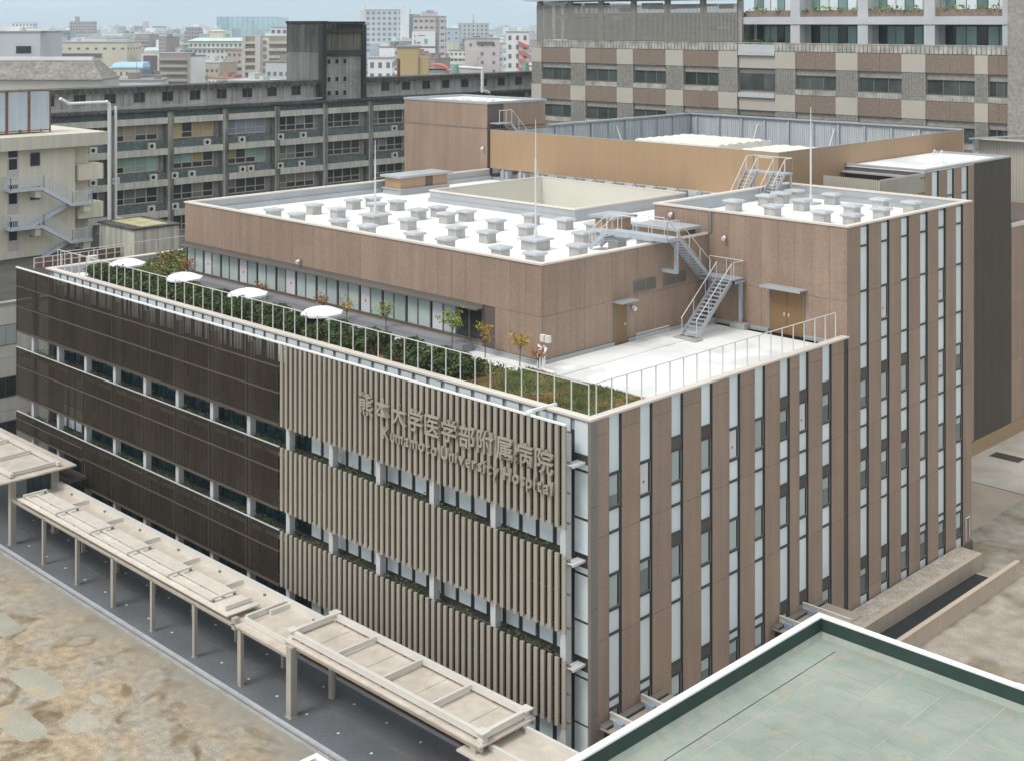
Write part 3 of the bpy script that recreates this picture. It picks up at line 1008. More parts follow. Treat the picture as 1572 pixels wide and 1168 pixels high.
# lumpy pale covers over the plant inside
for (x0, x1, y0, y1, zt, lab) in ((-40.5, -30.5, 52.0, 60.5, 22.6, 'lumpy pale cover over the plant nearer the corner of the ochre enclosure'),
                                  (-29.6, -17.5, 50.0, 60.0, 22.3, 'lumpy pale cover over the plant along the right of the ochre enclosure')):
    mb = MB()
    nx, ny = 40, 36
    for j in range(ny + 1):
        for i in range(nx + 1):
            fx, fy = i / nx, j / ny
            z = zt - 0.12 + 0.14 * abs(math.sin(fx * 24)) * abs(math.sin(fy * 20)) + random.uniform(-0.03, 0.03)
            if i in (0, nx) or j in (0, ny):
                z = zt - 1.2
            mb.v.append((x0 + (x1 - x0) * fx, y0 + (y1 - y0) * fy, z))
    for j in range(ny):
        for i in range(nx):
            k = j * (nx + 1) + i
            mb.f.append((k, k + 1, k + nx + 2, k + nx + 1))
    mb.box(x0 + 0.3, x1 - 0.3, y0 + 0.3, y1 - 0.3, 19.9, zt - 0.6)
    tag(mb.build('equipment_cover', M['cover'], smooth=False), lab, 'cover')

# annex behind the tower block
A = thing('annex_building', 'rear annex with three window strips, dark ribbed end wall and ochre plinth', 'building', (-11, 52, 0))
AX = -8.2
MB().box(-14.7, AX - 0.28, 46.35, 60.7, 0, 22.35).box(-14.7, AX - 0.28, 37.4, 46.35, 0, 20.85).build('wall', M['panel_dark'], A)
box(-14.7, AX, 46.3, 60.75, 22.4, 22.48).build('roof', M['deck'], A)
AS = [(47.41, 48.50), (49.81, 50.90), (52.14, 53.28)]
prev = 46.35
ZA = [1.15, 6.1, 10.7, 15.2, 19.8, 22.4]
ASEG = [(22.5, 20.4, 'p'), (20.4, 18.2, 'p'), (18.2, 15.2, 'p'), (15.2, 13.3, 'p'), (13.3, 11.7, 's'), (11.7, 8.7, 'p'), (8.7, 7.2, 's'), (7.2, 3.2, 'p'), (3.2, 1.2, 'p')]
for y0, y1 in AS:
    pier(A, prev, y0, ZA, AX)
    strip(A, y0, y1, ASEG, x=AX, ztop=22.5, zbot=1.25)
    prev = y1
pier(A, prev, 54.25, ZA, AX)
for y in (37.5, 39.7, 41.9, 44.1):
    piece('wall_panel', M['panel'], A, AX - 0.28, AX, y, y + 2.18, 1.15, 20.9)
rbm = MB()
y = 54.26
while y < 60.7:
    rbm.box(AX - 0.28, AX + 0.03, y, y + 0.10, 1.15, 22.5)
    y += 0.2
rbm.box(AX - 0.28, AX, 54.26, 60.75, 1.15, 22.5)
rbm.build('ribbed_wall', M['ribdark'], A)
piece('plinth', plain('ochre_plinth', (0.33, 0.23, 0.125), 0.7), A, AX - 0.3, AX + 0.06, 37.4, 76.0, 0, 1.1)
cp = MB()
cp.box(AX - 0.4, AX + 0.05, 46.3, 60.8, 22.5, 22.62)
cp.box(-14.7, AX - 0.4, 46.3, 46.7, 22.5, 22.62)
cp.box(-14.7, AX - 0.4, 60.4, 60.8, 22.5, 22.62)
cp.build('coping', M['flashing'], A)
piece('step_roof', M['flashing'], A, -14.7, AX, 45.6, 46.3, 22.0, 22.12)
fl = MB()
y = 39.8
while y < 46.3:
    fl.box(AX - 0.06, AX, y, y + 0.09, 21.0, 22.42)
    y += 0.16
x = -12.6
while x < AX - 0.1:
    fl.box(x, x + 0.09, 39.72, 39.78, 21.0, 22.42)
    x += 0.16
fl.box(AX - 0.1, AX - 0.06, 39.8, 46.3, 21.1, 22.35)
fl.box(-12.6, AX - 0.06, 39.78, 39.82, 21.1, 22.35)
fl.build('louvre_fence', M['ribpale'], A)
lad = MB()
for x in (-10.9, -10.3):
    p = [(x, 52.9, 22.5), (x, 52.9, 23.25), (x, 53.15, 23.45), (x, 53.4, 23.25), (x, 53.4, 22.5)]
    for a_, b_ in zip(p[:-1], p[1:]):
        lad.tube(a_, b_, 0.035)
lad.box(-11.1, -10.1, 52.8, 53.5, 22.48, 22.54)
lad.build('ladder_loop', M['white'], A)
B2 = thing('low_rear_block', 'lower brown block with a pale coping behind the dark ribbed annex wall', 'building', (-11, 68, 0))
box(-30, AX - 0.06, 60.9, 76, 0, 16.8).build('wall', M['panel_dark'], B2)
for k in range(7):
    y = 60.92 + k * 2.15
    for za, zb in ((1.12, 6.1), (6.12, 10.7), (10.72, 16.75)):
        piece('wall_panel', M['panel'], B2, AX - 0.06, AX, y, y + 2.13, za, zb)
cpm = MB()
cpm.box(AX - 0.4, AX + 0.06, 60.9, 76.0, 16.8, 17.05)
cpm.box(-30, AX - 0.4, 60.9, 61.3, 16.8, 17.05)
cpm.build('coping', M['coping'], B2)
W3 = thing('ribbed_shed', 'pale ribbed metal shed with a sloping steel eave at the right edge behind the annex', 'shed', (-14, 80, 0))
rbm = MB()
x = -19.0
while x < -4:
    rbm.box(x, x + 0.16, 77.9, 78.0, 14, 22.2)
    x += 0.32
rbm.box(-19, -4, 77.95, 80.5, 0, 22.2)
rbm.build('ribbed_wall', M['ribpale'], W3)
MB().bar((-19.5, 77.4, 22.3), (-4, 77.4, 24.0), 0.9, 0.12).build('eave', M['flashing'], W3)
MB().tube((-19.3, 77.5, 20.5), (-19.3, 77.5, 22.3), 0.12).build('post', M['galv'], W3)

# ================================================================ roof vents, lightning rods, roof boxes
def make_vent(wd, lab, grp, loc):
    t = thing('roof_vent', lab, 'roof vent', loc, group=grp)
    h = wd / 2
    b = MB().box(-h * 0.72, h * 0.72, -h * 0.72, h * 0.72, 0, 0.58)
    link('body', b.mesh('vent_body', M['ventbody']), t, loc)
    c = MB()
    c.hexa([(-h * 0.8, -h * 0.8, 0.56), (h * 0.8, -h * 0.8, 0.56), (h * 0.8, h * 0.8, 0.56), (-h * 0.8, h * 0.8, 0.56),
            (-h, -h, 0.66), (h, -h, 0.66), (h, h, 0.66), (-h, h, 0.66)])
    c.hexa([(-h, -h, 0.662), (h, -h, 0.662), (h, h, 0.662), (-h, h, 0.662),
            (-h * 0.9, -h * 0.9, 0.76), (h * 0.9, -h * 0.9, 0.76), (h * 0.9, h * 0.9, 0.76), (-h * 0.9, h * 0.9, 0.76)])
    link('cap', c.mesh('vent_cap', M['ventcap']), t, loc)
    return t


VL = 'square concrete roof vent with a flat metal cap standing on the white penthouse roof'
VG = 'roof vents on the penthouse roof'
VP = [(x, y) for x in (-37.9, -35.15) for y in (10, 13.45, 17, 18.85)] + [(-30.6, 10), (-30.7, 17), (-30.66, 18.8), (-27.6, 9.95), (-27.8, 13.55), (-28, 17.2), (-27.8, 18.8)]
VP += [(-23.1, 10), (-23.1, 13.5), (-23.4, 17.3), (-23.5, 20.8), (-20.25, 10), (-20.4, 13.6), (-20.35, 17.05), (-20.5, 20.85)]
VP += [(-15.75, 10.1), (-15.9, 17.4), (-15.7, 18.9), (-13.0, 10.1), (-13.05, 13.8), (-12.95, 17.2), (-16.2, 22.4), (-17.9, 20.8)]


def vlabel(pts_, x, y, where):
    rows_ = [12, 15.5, 18, 20, 21.8, 23] if y < 25 else [28.5, 31.6, 33.5, 36]
    idx = lambda yy: next(i for i, r_ in enumerate(rows_) if yy < r_)
    ordn = ['first', 'second', 'third', 'fourth', 'fifth', 'sixth', 'seventh', 'eighth', 'ninth']
    mates = sorted(p[0] for p in pts_ if idx(p[1]) == idx(y))
    return 'capped roof vent, %s from left in %s row %s' % (ordn[mates.index(x)], ordn[idx(y)], where)


v0 = None
for x, y in VP:
    lab = vlabel(VP, x, y, 'of the white penthouse roof')
    if v0 is None:
        v0 = make_vent(1.08, lab, VG, (x, y, 19.76))
    else:
        copy_tree(v0, (x, y, 19.76), lab)
TL = 'square concrete roof vent with a flat metal cap standing on the taller right block'
t0 = None
TP = [(-11.5, 27.1), (-11.45, 30.7), (-8.35, 26.8), (-11.55, 34.3), (-8.55, 30.4), (-4.8, 26.75), (-8.7, 34.4), (-11.45, 32.5), (-4.9, 30.45), (-2.8, 26.8), (-5.1, 34.35),
      (-2.9, 30.5), (-3.0, 34.5)]
for x, y in TP:
    lab = vlabel(TP, x, y, 'of the taller block')
    if t0 is None:
        t0 = make_vent(1.08, lab, 'roof vents on the taller block', (x, y, 21.22))
    else:
        copy_tree(t0, (x, y, 21.22), lab)


def rod(loc, h, lab, block):
    t = thing('lightning_rod', lab, 'lightning rod', loc)
    x, y, z = loc
    if block:
        b = MB().box(x - 0.62, x + 0.62, y - 0.62, y + 0.62, z, z + 0.6)
        b.build('plinth', M['ventbody'], t)
        MB().box(x - 0.80, x + 0.80, y - 0.80, y + 0.80, z + 0.6, z + 0.72).build('cap', M['ventcap'], t)
        zb = z + 0.72
    else:
        MB().box(x - 0.5, x + 0.5, y - 0.5, y + 0.5, z, z + 0.12).build('plinth', M['galv'], t)
        zb = z + 0.12
    b = MB().tube((x, y, zb), (x, y, zb + 0.5), 0.16, 8, 0.08)
    b.tube((x, y, zb + 0.5), (x, y, z + h * 0.7), 0.06, 8)
    b.tube((x, y, z + h * 0.7), (x, y, z + h), 0.04, 8, 0.02)
    b.build('mast', M['steel'], t)


rod((-31.15, 13.5, 19.76), 5.7, 'thin steel lightning rod on the large vent in the left part of the penthouse roof', True)
rod((-16.52, 13.85, 19.76), 7.8, 'tall thin steel lightning rod on the large vent near the penthouse roof corner', True)
rod((-9.78, 33.5, 21.22), 6.5, 'thin steel lightning rod on a low plate on the taller right block', False)


def hatch(loc, sx, sy, hb, lab, gaps):
    """roof access box: grey kerb, ochre walls, white overhanging lid"""
    t = thing('roof_hatch', lab, 'roof hatch', loc)
    x, y, z = loc
    k = MB().box(x - sx / 2 - 0.12, x + sx / 2 + 0.12, y - sy / 2 - 0.12, y + sy / 2 + 0.12, z, z + 0.42)
    k.box(x - sx / 2 - 0.22, x + sx / 2 + 0.22, y - sy / 2 - 0.22, y + sy / 2 + 0.22, z + 0.42, z + 0.5)
    k.build('kerb', M['flashing'], t)
    MB().box(x - sx / 2, x + sx / 2, y - sy / 2, y + sy / 2, z + 0.5, z + hb).build('wall', M['ochre'], t)
    MB().box(x - sx / 2 - 0.3, x + sx / 2 + 0.3, y - sy / 2 - 0.3, y + sy / 2 + 0.3, z + hb, z + hb + 0.16).build('lid', M['flashing'], t)
    if gaps:
        MB().box(x + sx / 2, x + sx / 2 + 0.01, y + 0.1, y + 0.9, z + 0.5, z + hb).build('louvre', M['panel_dark'], t)


hatch((-42.3, 27.0, 19.76), 1.9, 5.0, 1.35, 'ochre roof hatch with a white lid beside the left parapet of the penthouse roof', True)
hatch((-16.0, 20.4, 19.76), 1.6, 1.6, 1.35, 'ochre roof box with a flat white lid left of the landing above the tall stair', False)
hatch((-11.4, 20.0, 19.76), 2.9, 1.7, 1.25, 'ochre roof box with a flat white lid behind the landing of the tall stair', True)


# ================================================================ steel stairs
def flight(parent, p, q, width, side, n, rails=True):
    """one flight from foot p to head q; side is the horizontal unit vector across the flight"""
    p, q, s = Vector(p), Vector(q), Vector(side)
    st = MB()
    for k in (0, 1):
        o = s * (width * k)
        st.bar(p + o, q + o, 0.05, 0.24)
    st.build('stringer', M['galv'], parent)
    d = (q - p)
    h = Vector((d.x, d.y, 0)).normalized()
    me = None
    for i in range(n):
        c = p + d * ((i + 0.7) / n)
        a_ = c + h * 0.11
        b_ = c - h * 0.11
        pts = [b_, b_ + s * width, a_ + s * width, a_]
        tr_ = MB().hexa([v + Vector((0, 0, -0.02)) for v in pts] + [v + Vector((0, 0, 0.02)) for v in pts])
        tr_.build('tread', M['galv'], parent)
    if rails:
        hr = MB()
        for k in (0, 1):
            o = s * (width * k)
            u = Vector((0, 0, 1.0))
            hr.tube(p + o + u, q + o + u, 0.026)
            for f in (0.02, 0.34, 0.67, 0.98):
                c = p + o + d * f
                hr.tube(c, c + u, 0.02)
        hr.build('handrail', M['steel'], parent)


A1 = thing('tall_steel_stair', 'tall galvanised steel stair rising from the terrace to the penthouse roof', 'stair', (-8, 18.5, 15.4))
flight(A1, (-7.95, 16.9, 15.5), (-7.95, 20.35, 18.3), 1.05, (1, 0, 0), 15)
lm = MB().box(-9.3, -6.75, 20.35, 21.45, 18.26, 18.36)
lm.box(-9.3, -6.75, 20.35, 20.42, 18.1, 18.3)
lm.box(-6.85, -6.75, 20.35, 21.45, 18.1, 18.3)
lm.build('landing', M['galv'], A1)
flight(A1, (-9.25, 20.35, 18.3), (-9.25, 17.25, 20.98), 0.85, (1, 0, 0), 14)
lm = MB().box(-12.9, -8.35, 16.15, 17.25, 20.94, 21.04)
lm.box(-12.9, -8.35, 16.1, 16.16, 20.84, 21.1)
lm.box(-8.42, -8.33, 16.16, 17.25, 20.84, 21.02)
lm.build('landing', M['galv'], A1)
flight(A1, (-14.3, 16.2, 19.85), (-12.9, 16.2, 21.0), 1.0, (0, 1, 0), 6)
piece('hanger', M['galv'], A1, -8.55, -8.35, 17.0, 17.18, 19.14, 20.94)
piece('bracket', M['galv'], A1, -9.45, -8.35, 16.98, 17.20, 18.95, 19.14)
piece('post', M['galv'], A1, -6.98, -6.80, 21.15, 21.33, 15.72, 18.26)
piece('post', M['galv'], A1, -9.2, -9.02, 21.15, 21.33, 15.72, 18.26)
piece('footing', M['ventbody'], A1, -8.2, -6.6, 16.45, 17.15, 15.4, 15.5)
piece('footing', M['ventbody'], A1, -7.4, -6.4, 20.9, 21.45, 15.4, 15.72)
piece('footing', M['ventbody'], A1, -9.3, -8.7, 20.9, 21.45, 15.4, 15.72)
hr = MB()
for (a_, b_) in (((-9.25, 21.4, 18.36), (-6.8, 21.4, 18.36)), ((-6.8, 20.4, 18.36), (-6.8, 21.4, 18.36)), ((-12.9, 16.2, 21.04), (-8.4, 16.2, 21.04)),
                 ((-12.9, 17.2, 21.04), (-9.4, 17.2, 21.04)), ((-8.4, 16.2, 21.04), (-8.4, 17.1, 21.04))):
    a_, b_ = Vector(a_), Vector(b_)
    hr.tube(a_ + Vector((0, 0, 1)), b_ + Vector((0, 0, 1)), 0.026)
    n = max(2, int((b_ - a_).length / 1.0) + 1)
    for i in range(n):
        c = a_.lerp(b_, i / (n - 1))
        hr.tube(c, c + Vector((0, 0, 1)), 0.02)
hr.build('landing_rail', M['steel'], A1)

A2 = thing('roof_stile', 'twin steel stair stepping over the parapet at the back of the taller block', 'stair', (-14, 34, 21.2))
flight(A2, (-13.15, 32.6, 21.3), (-13.15, 34.15, 22.95), 0.9, (1, 0, 0), 8)
flight(A2, (-15.4, 31.6, 19.9), (-15.4, 34.15, 22.95), 0.9, (1, 0, 0), 13)
lm = MB().box(-15.45, -12.2, 34.15, 35.1, 22.9, 23.0)
lm.build('landing', M['galv'], A2)
hr = MB()
for (a_, b_) in (((-15.4, 35.05, 23), (-12.25, 35.05, 23)), ((-12.25, 34.2, 23), (-12.25, 35.05, 23)), ((-15.4, 34.2, 23), (-15.4, 35.05, 23)), ((-14.45, 34.2, 23), (-13.2, 34.2, 23))):
    a_, b_ = Vector(a_), Vector(b_)
    hr.tube(a_ + Vector((0, 0, 1)), b_ + Vector((0, 0, 1)), 0.03)
    hr.tube(a_, a_ + Vector((0, 0, 1)), 0.025)
    hr.tube(b_, b_ + Vector((0, 0, 1)), 0.025)
hr.build('landing_rail', M['steel'], A2)
piece('post', M['galv'], A2, -12.35, -12.23, 34.9, 35.02, 21.22, 22.9)
piece('post', M['galv'], A2, -15.4, -15.28, 34.9, 35.02, 19.76, 22.9)

# ================================================================ terrace railings
def railing(lab, a_, b_, z0, z1, pitch, r=0.024):
    a_, b_ = Vector(a_), Vector(b_)
    t = thing('terrace_railing', lab, 'railing', (*(a_.lerp(b_, 0.5)).xy, z0))
    n = int(round((b_ - a_).length / pitch))
    pm = MB().box(-0.022, 0.022, -0.022, 0.022, 0, z1 - z0).mesh('rail_post', M['steel'])
    for i in range(n + 1):
        c = a_.lerp(b_, i / n)
        link('post', pm, t, (c.x, c.y, z0))
    MB().bar((*a_.xy, z1), (*b_.xy, z1), 0.045, 0.04).build('top_rail', M['steel'], t)
    return t


railing('long thin steel railing on the coping above the louvres and dark screens', (-50.2, 0.33, 0), (-0.4, 0.33, 0), 16.0, 17.38, 1.04)
railing('thin steel railing along the right terrace edge up to the taller block', (-0.33, 0.75, 0), (-0.33, 20.85, 0), 16.0, 17.38, 1.05)
railing('short thin railing on the far left edge of the roof terrace', (-51.1, 1.0, 0), (-51.1, 24, 0), 16.0, 17.0, 2.6)
lr = thing('low_railing', 'low wire railing beside the penthouse door at the foot of the side wall', 'railing', (-8.9, 14, 15.4))
mb = MB()
for k in range(34):
    y = 13.9 + k * 0.09
    mb.box(-8.80, -8.785, y, y + 0.012, 15.42, 15.95)
mb.box(-8.81, -8.775, 13.9, 16.9, 15.95, 15.98)
mb.build('bar', M['steel'], lr)
tag(box(-9.2, -7.3, 5.2, 16.4, 15.4, 15.46).build('deck_ramp', M['deck']), 'low pale deck strip along the foot of the penthouse side wall', 'deck')

# ================================================================ parasols
def parasol(x, y, lab):
    z0, zc = 15.4, 16.95
    t = thing('parasol', lab, 'parasol', (x, y, z0), group='white parasols behind the hedge')
    c = MB()
    n = 8
    r = 1.25
    top = (x, y, zc + 0.24)
    for i in range(n):
        a0, a1 = 2 * math.pi * (i + 0.5) / n, 2 * math.pi * (i + 1.5) / n
        p0 = (x + r * math.cos(a0), y + r * math.sin(a0), zc - 0.12)
        p1 = (x + r * math.cos(a1), y + r * math.sin(a1), zc - 0.12)
        m0 = (x + r * 0.55 * math.cos(a0), y + r * 0.55 * math.sin(a0), zc + 0.1)
        m1 = (x + r * 0.55 * math.cos(a1), y + r * 0.55 * math.sin(a1), zc + 0.1)
        c.face(top, m0, m1)
        c.face(m0, p0, p1, m1)
        c.face(p0, (p0[0], p0[1], p0[2] - 0.12), (p1[0], p1[1], p1[2] - 0.12), p1)
    c.build('canopy', M['fabric'], t)
    MB().tube((x, y, z0 + 0.08), (x, y, zc + 0.22), 0.03).build('pole', M['steel'], t)
    MB().tube((x, y, z0), (x, y, z0 + 0.08), 0.3, 12).build('base', M['flashing'], t)
    rb_ = MB()
    for i in range(n):
        a0 = 2 * math.pi * (i + 0.5) / n
        rb_.tube((x, y, zc + 0.18), (x + r * math.cos(a0), y + r * math.sin(a0), zc - 0.14), 0.012, 4)
    rb_.build('rib', M['steel'], t)


for x, lab in ((-44.6, 'white parasol farthest left behind the terrace hedge'), (-37.4, 'white parasol second from the left behind the terrace hedge'),
               (-30.1, 'white parasol third from the left behind the terrace hedge'), (-22.7, 'white parasol farthest right, nearest the louvres, behind the hedge')):
    parasol(x, 2.6, lab)

# ================================================================ planting on the terrace
pts = []
for k in range(52000):
    x = random.uniform(-46.8, -9.0)
    hh = 1.05 + 0.18 * math.sin(x * 2.1) + 0.12 * math.sin(x * 5.3 + 1)
    y = random.uniform(0.6, 2.7)
    top = hh * (1 - 0.35 * abs((y - 1.6) / 1.15) ** 4)
    gap = math.sin(x * 1.7 + 2 * math.sin(x * 0.6))
    if gap < -0.93:
        continue
    zz = 15.62 + top * (random.random() ** 0.45)
    pts.append((x, y + random.gauss(0, 0.05), zz))
tag(box(-44.0, -14.2, 5.6, 6.45, 15.4, 15.85).build('wall_bench', plain('dark_grey_bench', (0.23, 0.235, 0.25), 0.6)), 'long dark grey bench strip at the foot of the ribbon window wall', 'bench')
gp = [(random.uniform(-44, -9), random.uniform(2.9, 4.9), 15.42 + 0.3 * random.random() ** 2) for _ in range(9000)]
gc = leaves(MB(), gp, 0.07, 0.6).build('ground_cover', M['grass'])
gc['kind'] = 'stuff'
gc['label'] = 'olive and brown ground cover between the hedge and the ribbon window'
gc['category'] = 'ground cover'
struct(box(-44.2, -8.8, 2.92, 5.0, 15.4, 15.43).build('planting_soil', M['soilbed']))
hd = tag(link('hedge', None, None, (-31.5, 1.1, 15.4)), 'long clipped dark green hedge behind the terrace railing', 'hedge')
leaves(MB(), pts, 0.075, 0.4).build('foliage', M['leaf'], hd)
box(-47, -8.7, 0.5, 2.9, 15.4, 15.66).build('soil', M['soilbed'], hd)
st_ = MB()
for k in range(90):
    x = random.uniform(-46.6, -9.2)
    st_.tube((x, 1.1, 15.6), (x + random.gauss(0, 0.1), 1.1 + random.gauss(0, 0.15), 16.3), 0.02, 5, 0.01)
st_.build('stem', M['bark'], hd)
pts = []
for k in range(6000):
    x = random.uniform(-50.2, -45.0)
    y = random.uniform(4.5, 12)
    pts.append((x, y, 15.5 + 0.75 * random.random() ** 0.6 * (1 if y > 8 else 0.4)))
sh = tag(link('shrub_bed', None, None, (-47.5, 8, 15.4)), 'olive shrub bed beside the far left wall of the penthouse', 'shrubs')
leaves(MB(), pts, 0.09, 0.4).build('foliage', M['grass'], sh)
box(-50.4, -44.9, 4.2, 12.2, 15.4, 15.5).build('soil', M['soilbed'], sh)
# lawn by the corner
lw = struct(box(-8.65, -0.52, 0.52, 5.0, 15.4, 15.70).build('lawn_bed', plain('lawn_base', (0.13, 0.12, 0.05), 0.9, var=0.25, scale=1.0, tint=(0.24, 0.155, 0.06), tscale=0.6, tlo=0.48, thi=0.6)))
mb = MB()
for k in range(26000):
    x, y = random.uniform(-8.6, -0.55), random.uniform(0.55, 4.98)
    h = random.uniform(0.05, 0.16) * (1 + 0.5 * math.sin(x * 1.3 + math.sin(y * 2)))
    a_ = random.random() * 6.28
    dx, dy = math.cos(a_) * 0.035, math.sin(a_) * 0.035
    bx, by = random.gauss(0, 0.05), random.gauss(0, 0.05)
    mb.face((x - dx, y - dy, 15.70), (x + dx, y + dy, 15.70), (x + bx, y + by, 15.70 + h))
g = mb.build('lawn_grass', M['grass'])
g['kind'] = 'stuff'
g['label'] = 'short patchy green and brown grass on the roof corner'
g['category'] = 'grass'
tag(box(-8.65, -0.5, 5.02, 5.16, 15.4, 15.74).build('lawn_kerb', plain('pinkish_edging', (0.55, 0.49, 0.46), 0.8)), 'pale kerb between the roof lawn and the white terrace deck', 'kerb')


def small_tree(loc, h, m, spread, n, lab):
    t = thing('small_tree', lab, 'tree', loc)
    x, y, z = loc
    br_ = MB()
    br_.tube((x, y, z), (x + 0.05, y, z + h * 0.55), 0.035, 6, 0.022)
    tips = []
    for k in range(9):
        a_ = k * 2.4
        zz = z + h * random.uniform(0.35, 0.6)
        q = Vector((x + math.cos(a_) * spread * random.uniform(0.4, 1), y + math.sin(a_) * spread * random.uniform(0.4, 1), z + h * random.uniform(0.65, 1.0)))
        br_.tube((x + 0.03, y, zz), q, 0.016, 5, 0.006)
        tips.append((Vector((x + 0.03, y, zz)), q))
    br_.build('trunk', M['bark'], t)
    pts_ = []
    for k in range(n):
        a_, b_ = random.choice(tips)
        c = a_.lerp(b_, random.uniform(0.45, 1.08))
        pts_.append(c + Vector((random.gauss(0, 0.11), random.gauss(0, 0.11), random.gauss(0, 0.09))))
    leaves(MB(), pts_, 0.055).build('crown', m, t)


small_tree((-41.3, 5.3, 15.4), 1.9, M['leaf_red'], 0.55, 190, 'thin russet leaved tree in front of the left end of the ribbon window')
small_tree((-41.9, 5.0, 15.4), 1.7, M['leaf_green'], 0.5, 150, 'thin pale green sapling at the far left of the ribbon window')
small_tree((-32.5, 5.3, 15.4), 1.5, M['leaf_red'], 0.45, 130, 'small russet shrub behind the hedge below the third marked pane')
small_tree((-26.2, 5.3, 15.4), 1.7, M['leaf_red'], 0.5, 120, 'sparse russet tree before the middle of the ribbon window')
small_tree((-24.0, 5.4, 15.4), 1.7, M['leaf_yellow'], 0.5, 110, 'sparse yellowing tree before the ribbon window right of the russet one')
small_tree((-20.5, 5.5, 15.4), 2.0, M['leaf_green'], 0.6, 190, 'light green sapling before the right part of the ribbon window')
small_tree((-15.0, 5.6, 15.4), 2.3, M['leaf_green'], 0.8, 420, 'bushy green tree before the dark glass door of the penthouse')
small_tree((-12.7, 5.9, 15.4), 1.9, M['leaf_yellow'], 0.45, 170, 'narrow orange yellow tree beside the plain penthouse wall')
small_tree((-10.1, 5.9, 15.4), 2.0, M['leaf_yellow'], 0.6, 230, 'yellow leaved tree at the near corner of the penthouse')
small_tree((-8.6, 5.7, 15.4), 1.4, M['leaf_red'], 0.45, 120, 'thin red leaved sapling right of the vent pipes')
# vent pipes at the corner
VPp = thing('vent_pipes', 'pair of bent white vent pipes with capped boxes at the penthouse corner', 'pipes', (-8.9, 6.2, 15.4))
for k, x in enumerate((-9.1, -8.75)):
    p = MB()
    p.tube((x, 6.3, 15.4), (x, 6.3, 16.25), 0.085, 8)
    p.tube((x, 6.3, 16.25), (x - 0.1, 6.55, 16.42), 0.085, 8)
    p.tube((x - 0.1, 6.55, 16.42), (x - 0.45, 6.78, 16.42), 0.085, 8)
    p.build('pipe', M['white'], VPp)
    box(x - 0.12, x + 0.14, 6.5, 6.72, 16.75, 17.1).build('meter_box', M['cover'], VPp)
box(-8.7, -7.5, 5.6, 5.9, 15.46, 15.62).build('ground_box', M['white'], VPp)


def wall_lamp(loc, d, lab):
    t = thing('wall_lamp', lab, 'lamp', loc)
    p = Vector(loc)
    d = Vector(d)
    MB().tube(p, p + d * 0.12, 0.09, 10).build('mount', M['frame_mid'], t)
    MB().tube(p + d * 0.12 - Vector((0, 0, 0.02)), p + d * 0.34 - Vector((0, 0, 0.12)), 0.10, 10, 0.13).build('housing', M['white'], t)


wall_lamp((-30.6, 6.93, 18.25), (0, -1, 0), 'white wall lamp on the brown wall above the ribbon window')
wall_lamp((-9.5, 14.3, 17.35), (1, 0, 0), 'white wall lamp right of the single ochre door')
wall_lamp((-12.2, 21.62, 21.6), (0, -1, 0), 'dark and white wall lamp high on the taller block left of the downpipe')
wall_lamp((-8.2, 21.62, 20.6), (0, -1, 0), 'small wall lamp on the taller block above the tall stair')
wall_lamp((-44.75, 37.0, 22.5), (0, -1, 0), 'white wall lamp at the right edge of the brown stair tower')

# ================================================================ covered walkway
POSTX = [-14.03 - 4.28 * k for k in range(8)]


def post(parent, x, y, z1, wd=0.2, name='post', m=None):
    b = MB().box(x - wd / 2, x + wd / 2, y - wd / 2, y + wd / 2, 0.05, z1)
    b.build(name, m or M['canopy_post'], parent)
    piece('base_plate', M['kerb2'], parent, x - wd * 0.65, x + wd * 0.65, y - wd * 0.65, y + wd * 0.65, 0.004, 0.05)


# long low canopy
K1 = thing('walkway_canopy', 'long low beige walkway canopy in front of the dark screens', 'canopy', (-28, -4.4, 0))
for x in POSTX[1:7]:
    post(K1, x, -5.8, 2.9)
    post(K1, x, -3.2, 2.9)
for k in range(7):
    x0, x1 = -43.9 + k * 4.28, -43.9 + (k + 1) * 4.28
    piece('lower_roof', M['canopy'], K1, x0, x1 - 0.012, -5.95, -2.62, 2.92, 3.0)
    piece('soffit_slat', M['canopy_post'], K1, x0 + 0.1, x1 - 0.1, -5.9, -5.82, 2.78, 2.92)
    piece('back_beam', M['canopy_white'], K1, x0, x1, -2.85, -2.62, 3.0, 3.34)
    piece('cross_beam', M['canopy_white'], K1, x1 - 0.16, x1, -4.05, -2.85, 3.0, 3.25)
    piece('back_block', M['frame_mid'], K1, x0 + 2.0, x0 + 2.12, -2.95, -2.85, 3.0, 3.1)
for k in range(5):
    x0 = -42.7 + k * 4.72
    x1 = x0 + 4.71
    piece('upper_roof', plain('bright_roof_plate', (0.70, 0.64, 0.56), 0.5, var=0.06, scale=0.6, streak=0.08), K1, x0, x1, -6.1, -4.12, 3.28, 3.35)
for k in range(6):
    x0 = -43.0 + 0.6 + k * 4.28
    if x0 + 4.28 < -18:
        for y in (-5.72, -5.05):
            piece('roof_rail', M['canopy_white'], K1, x0, x0 + 4.2, y - 0.05, y + 0.05, 3.42, 3.50)
            for f in (0.05, 0.5, 0.97):
                piece('rail_block', M['frame_mid'], K1, x0 + 4.2 * f - 0.05, x0 + 4.2 * f + 0.05, y - 0.045, y + 0.045, 3.35, 3.42)
    if x0 < -18:
        piece('roof_beam', M['canopy_white'], K1, x0 - 0.07, x0 + 0.07, -5.85, -4.3, 3.5, 3.60)
        for y in (-5.7, -4.4):
            piece('beam_block', M['frame_mid'], K1, x0 - 0.06, x0 + 0.06, y - 0.06, y + 0.06, 3.35, 3.5)
piece('roof_beam', M['canopy_white'], K1, -19.75, -19.6, -5.85, -4.3, 3.38, 3.60)
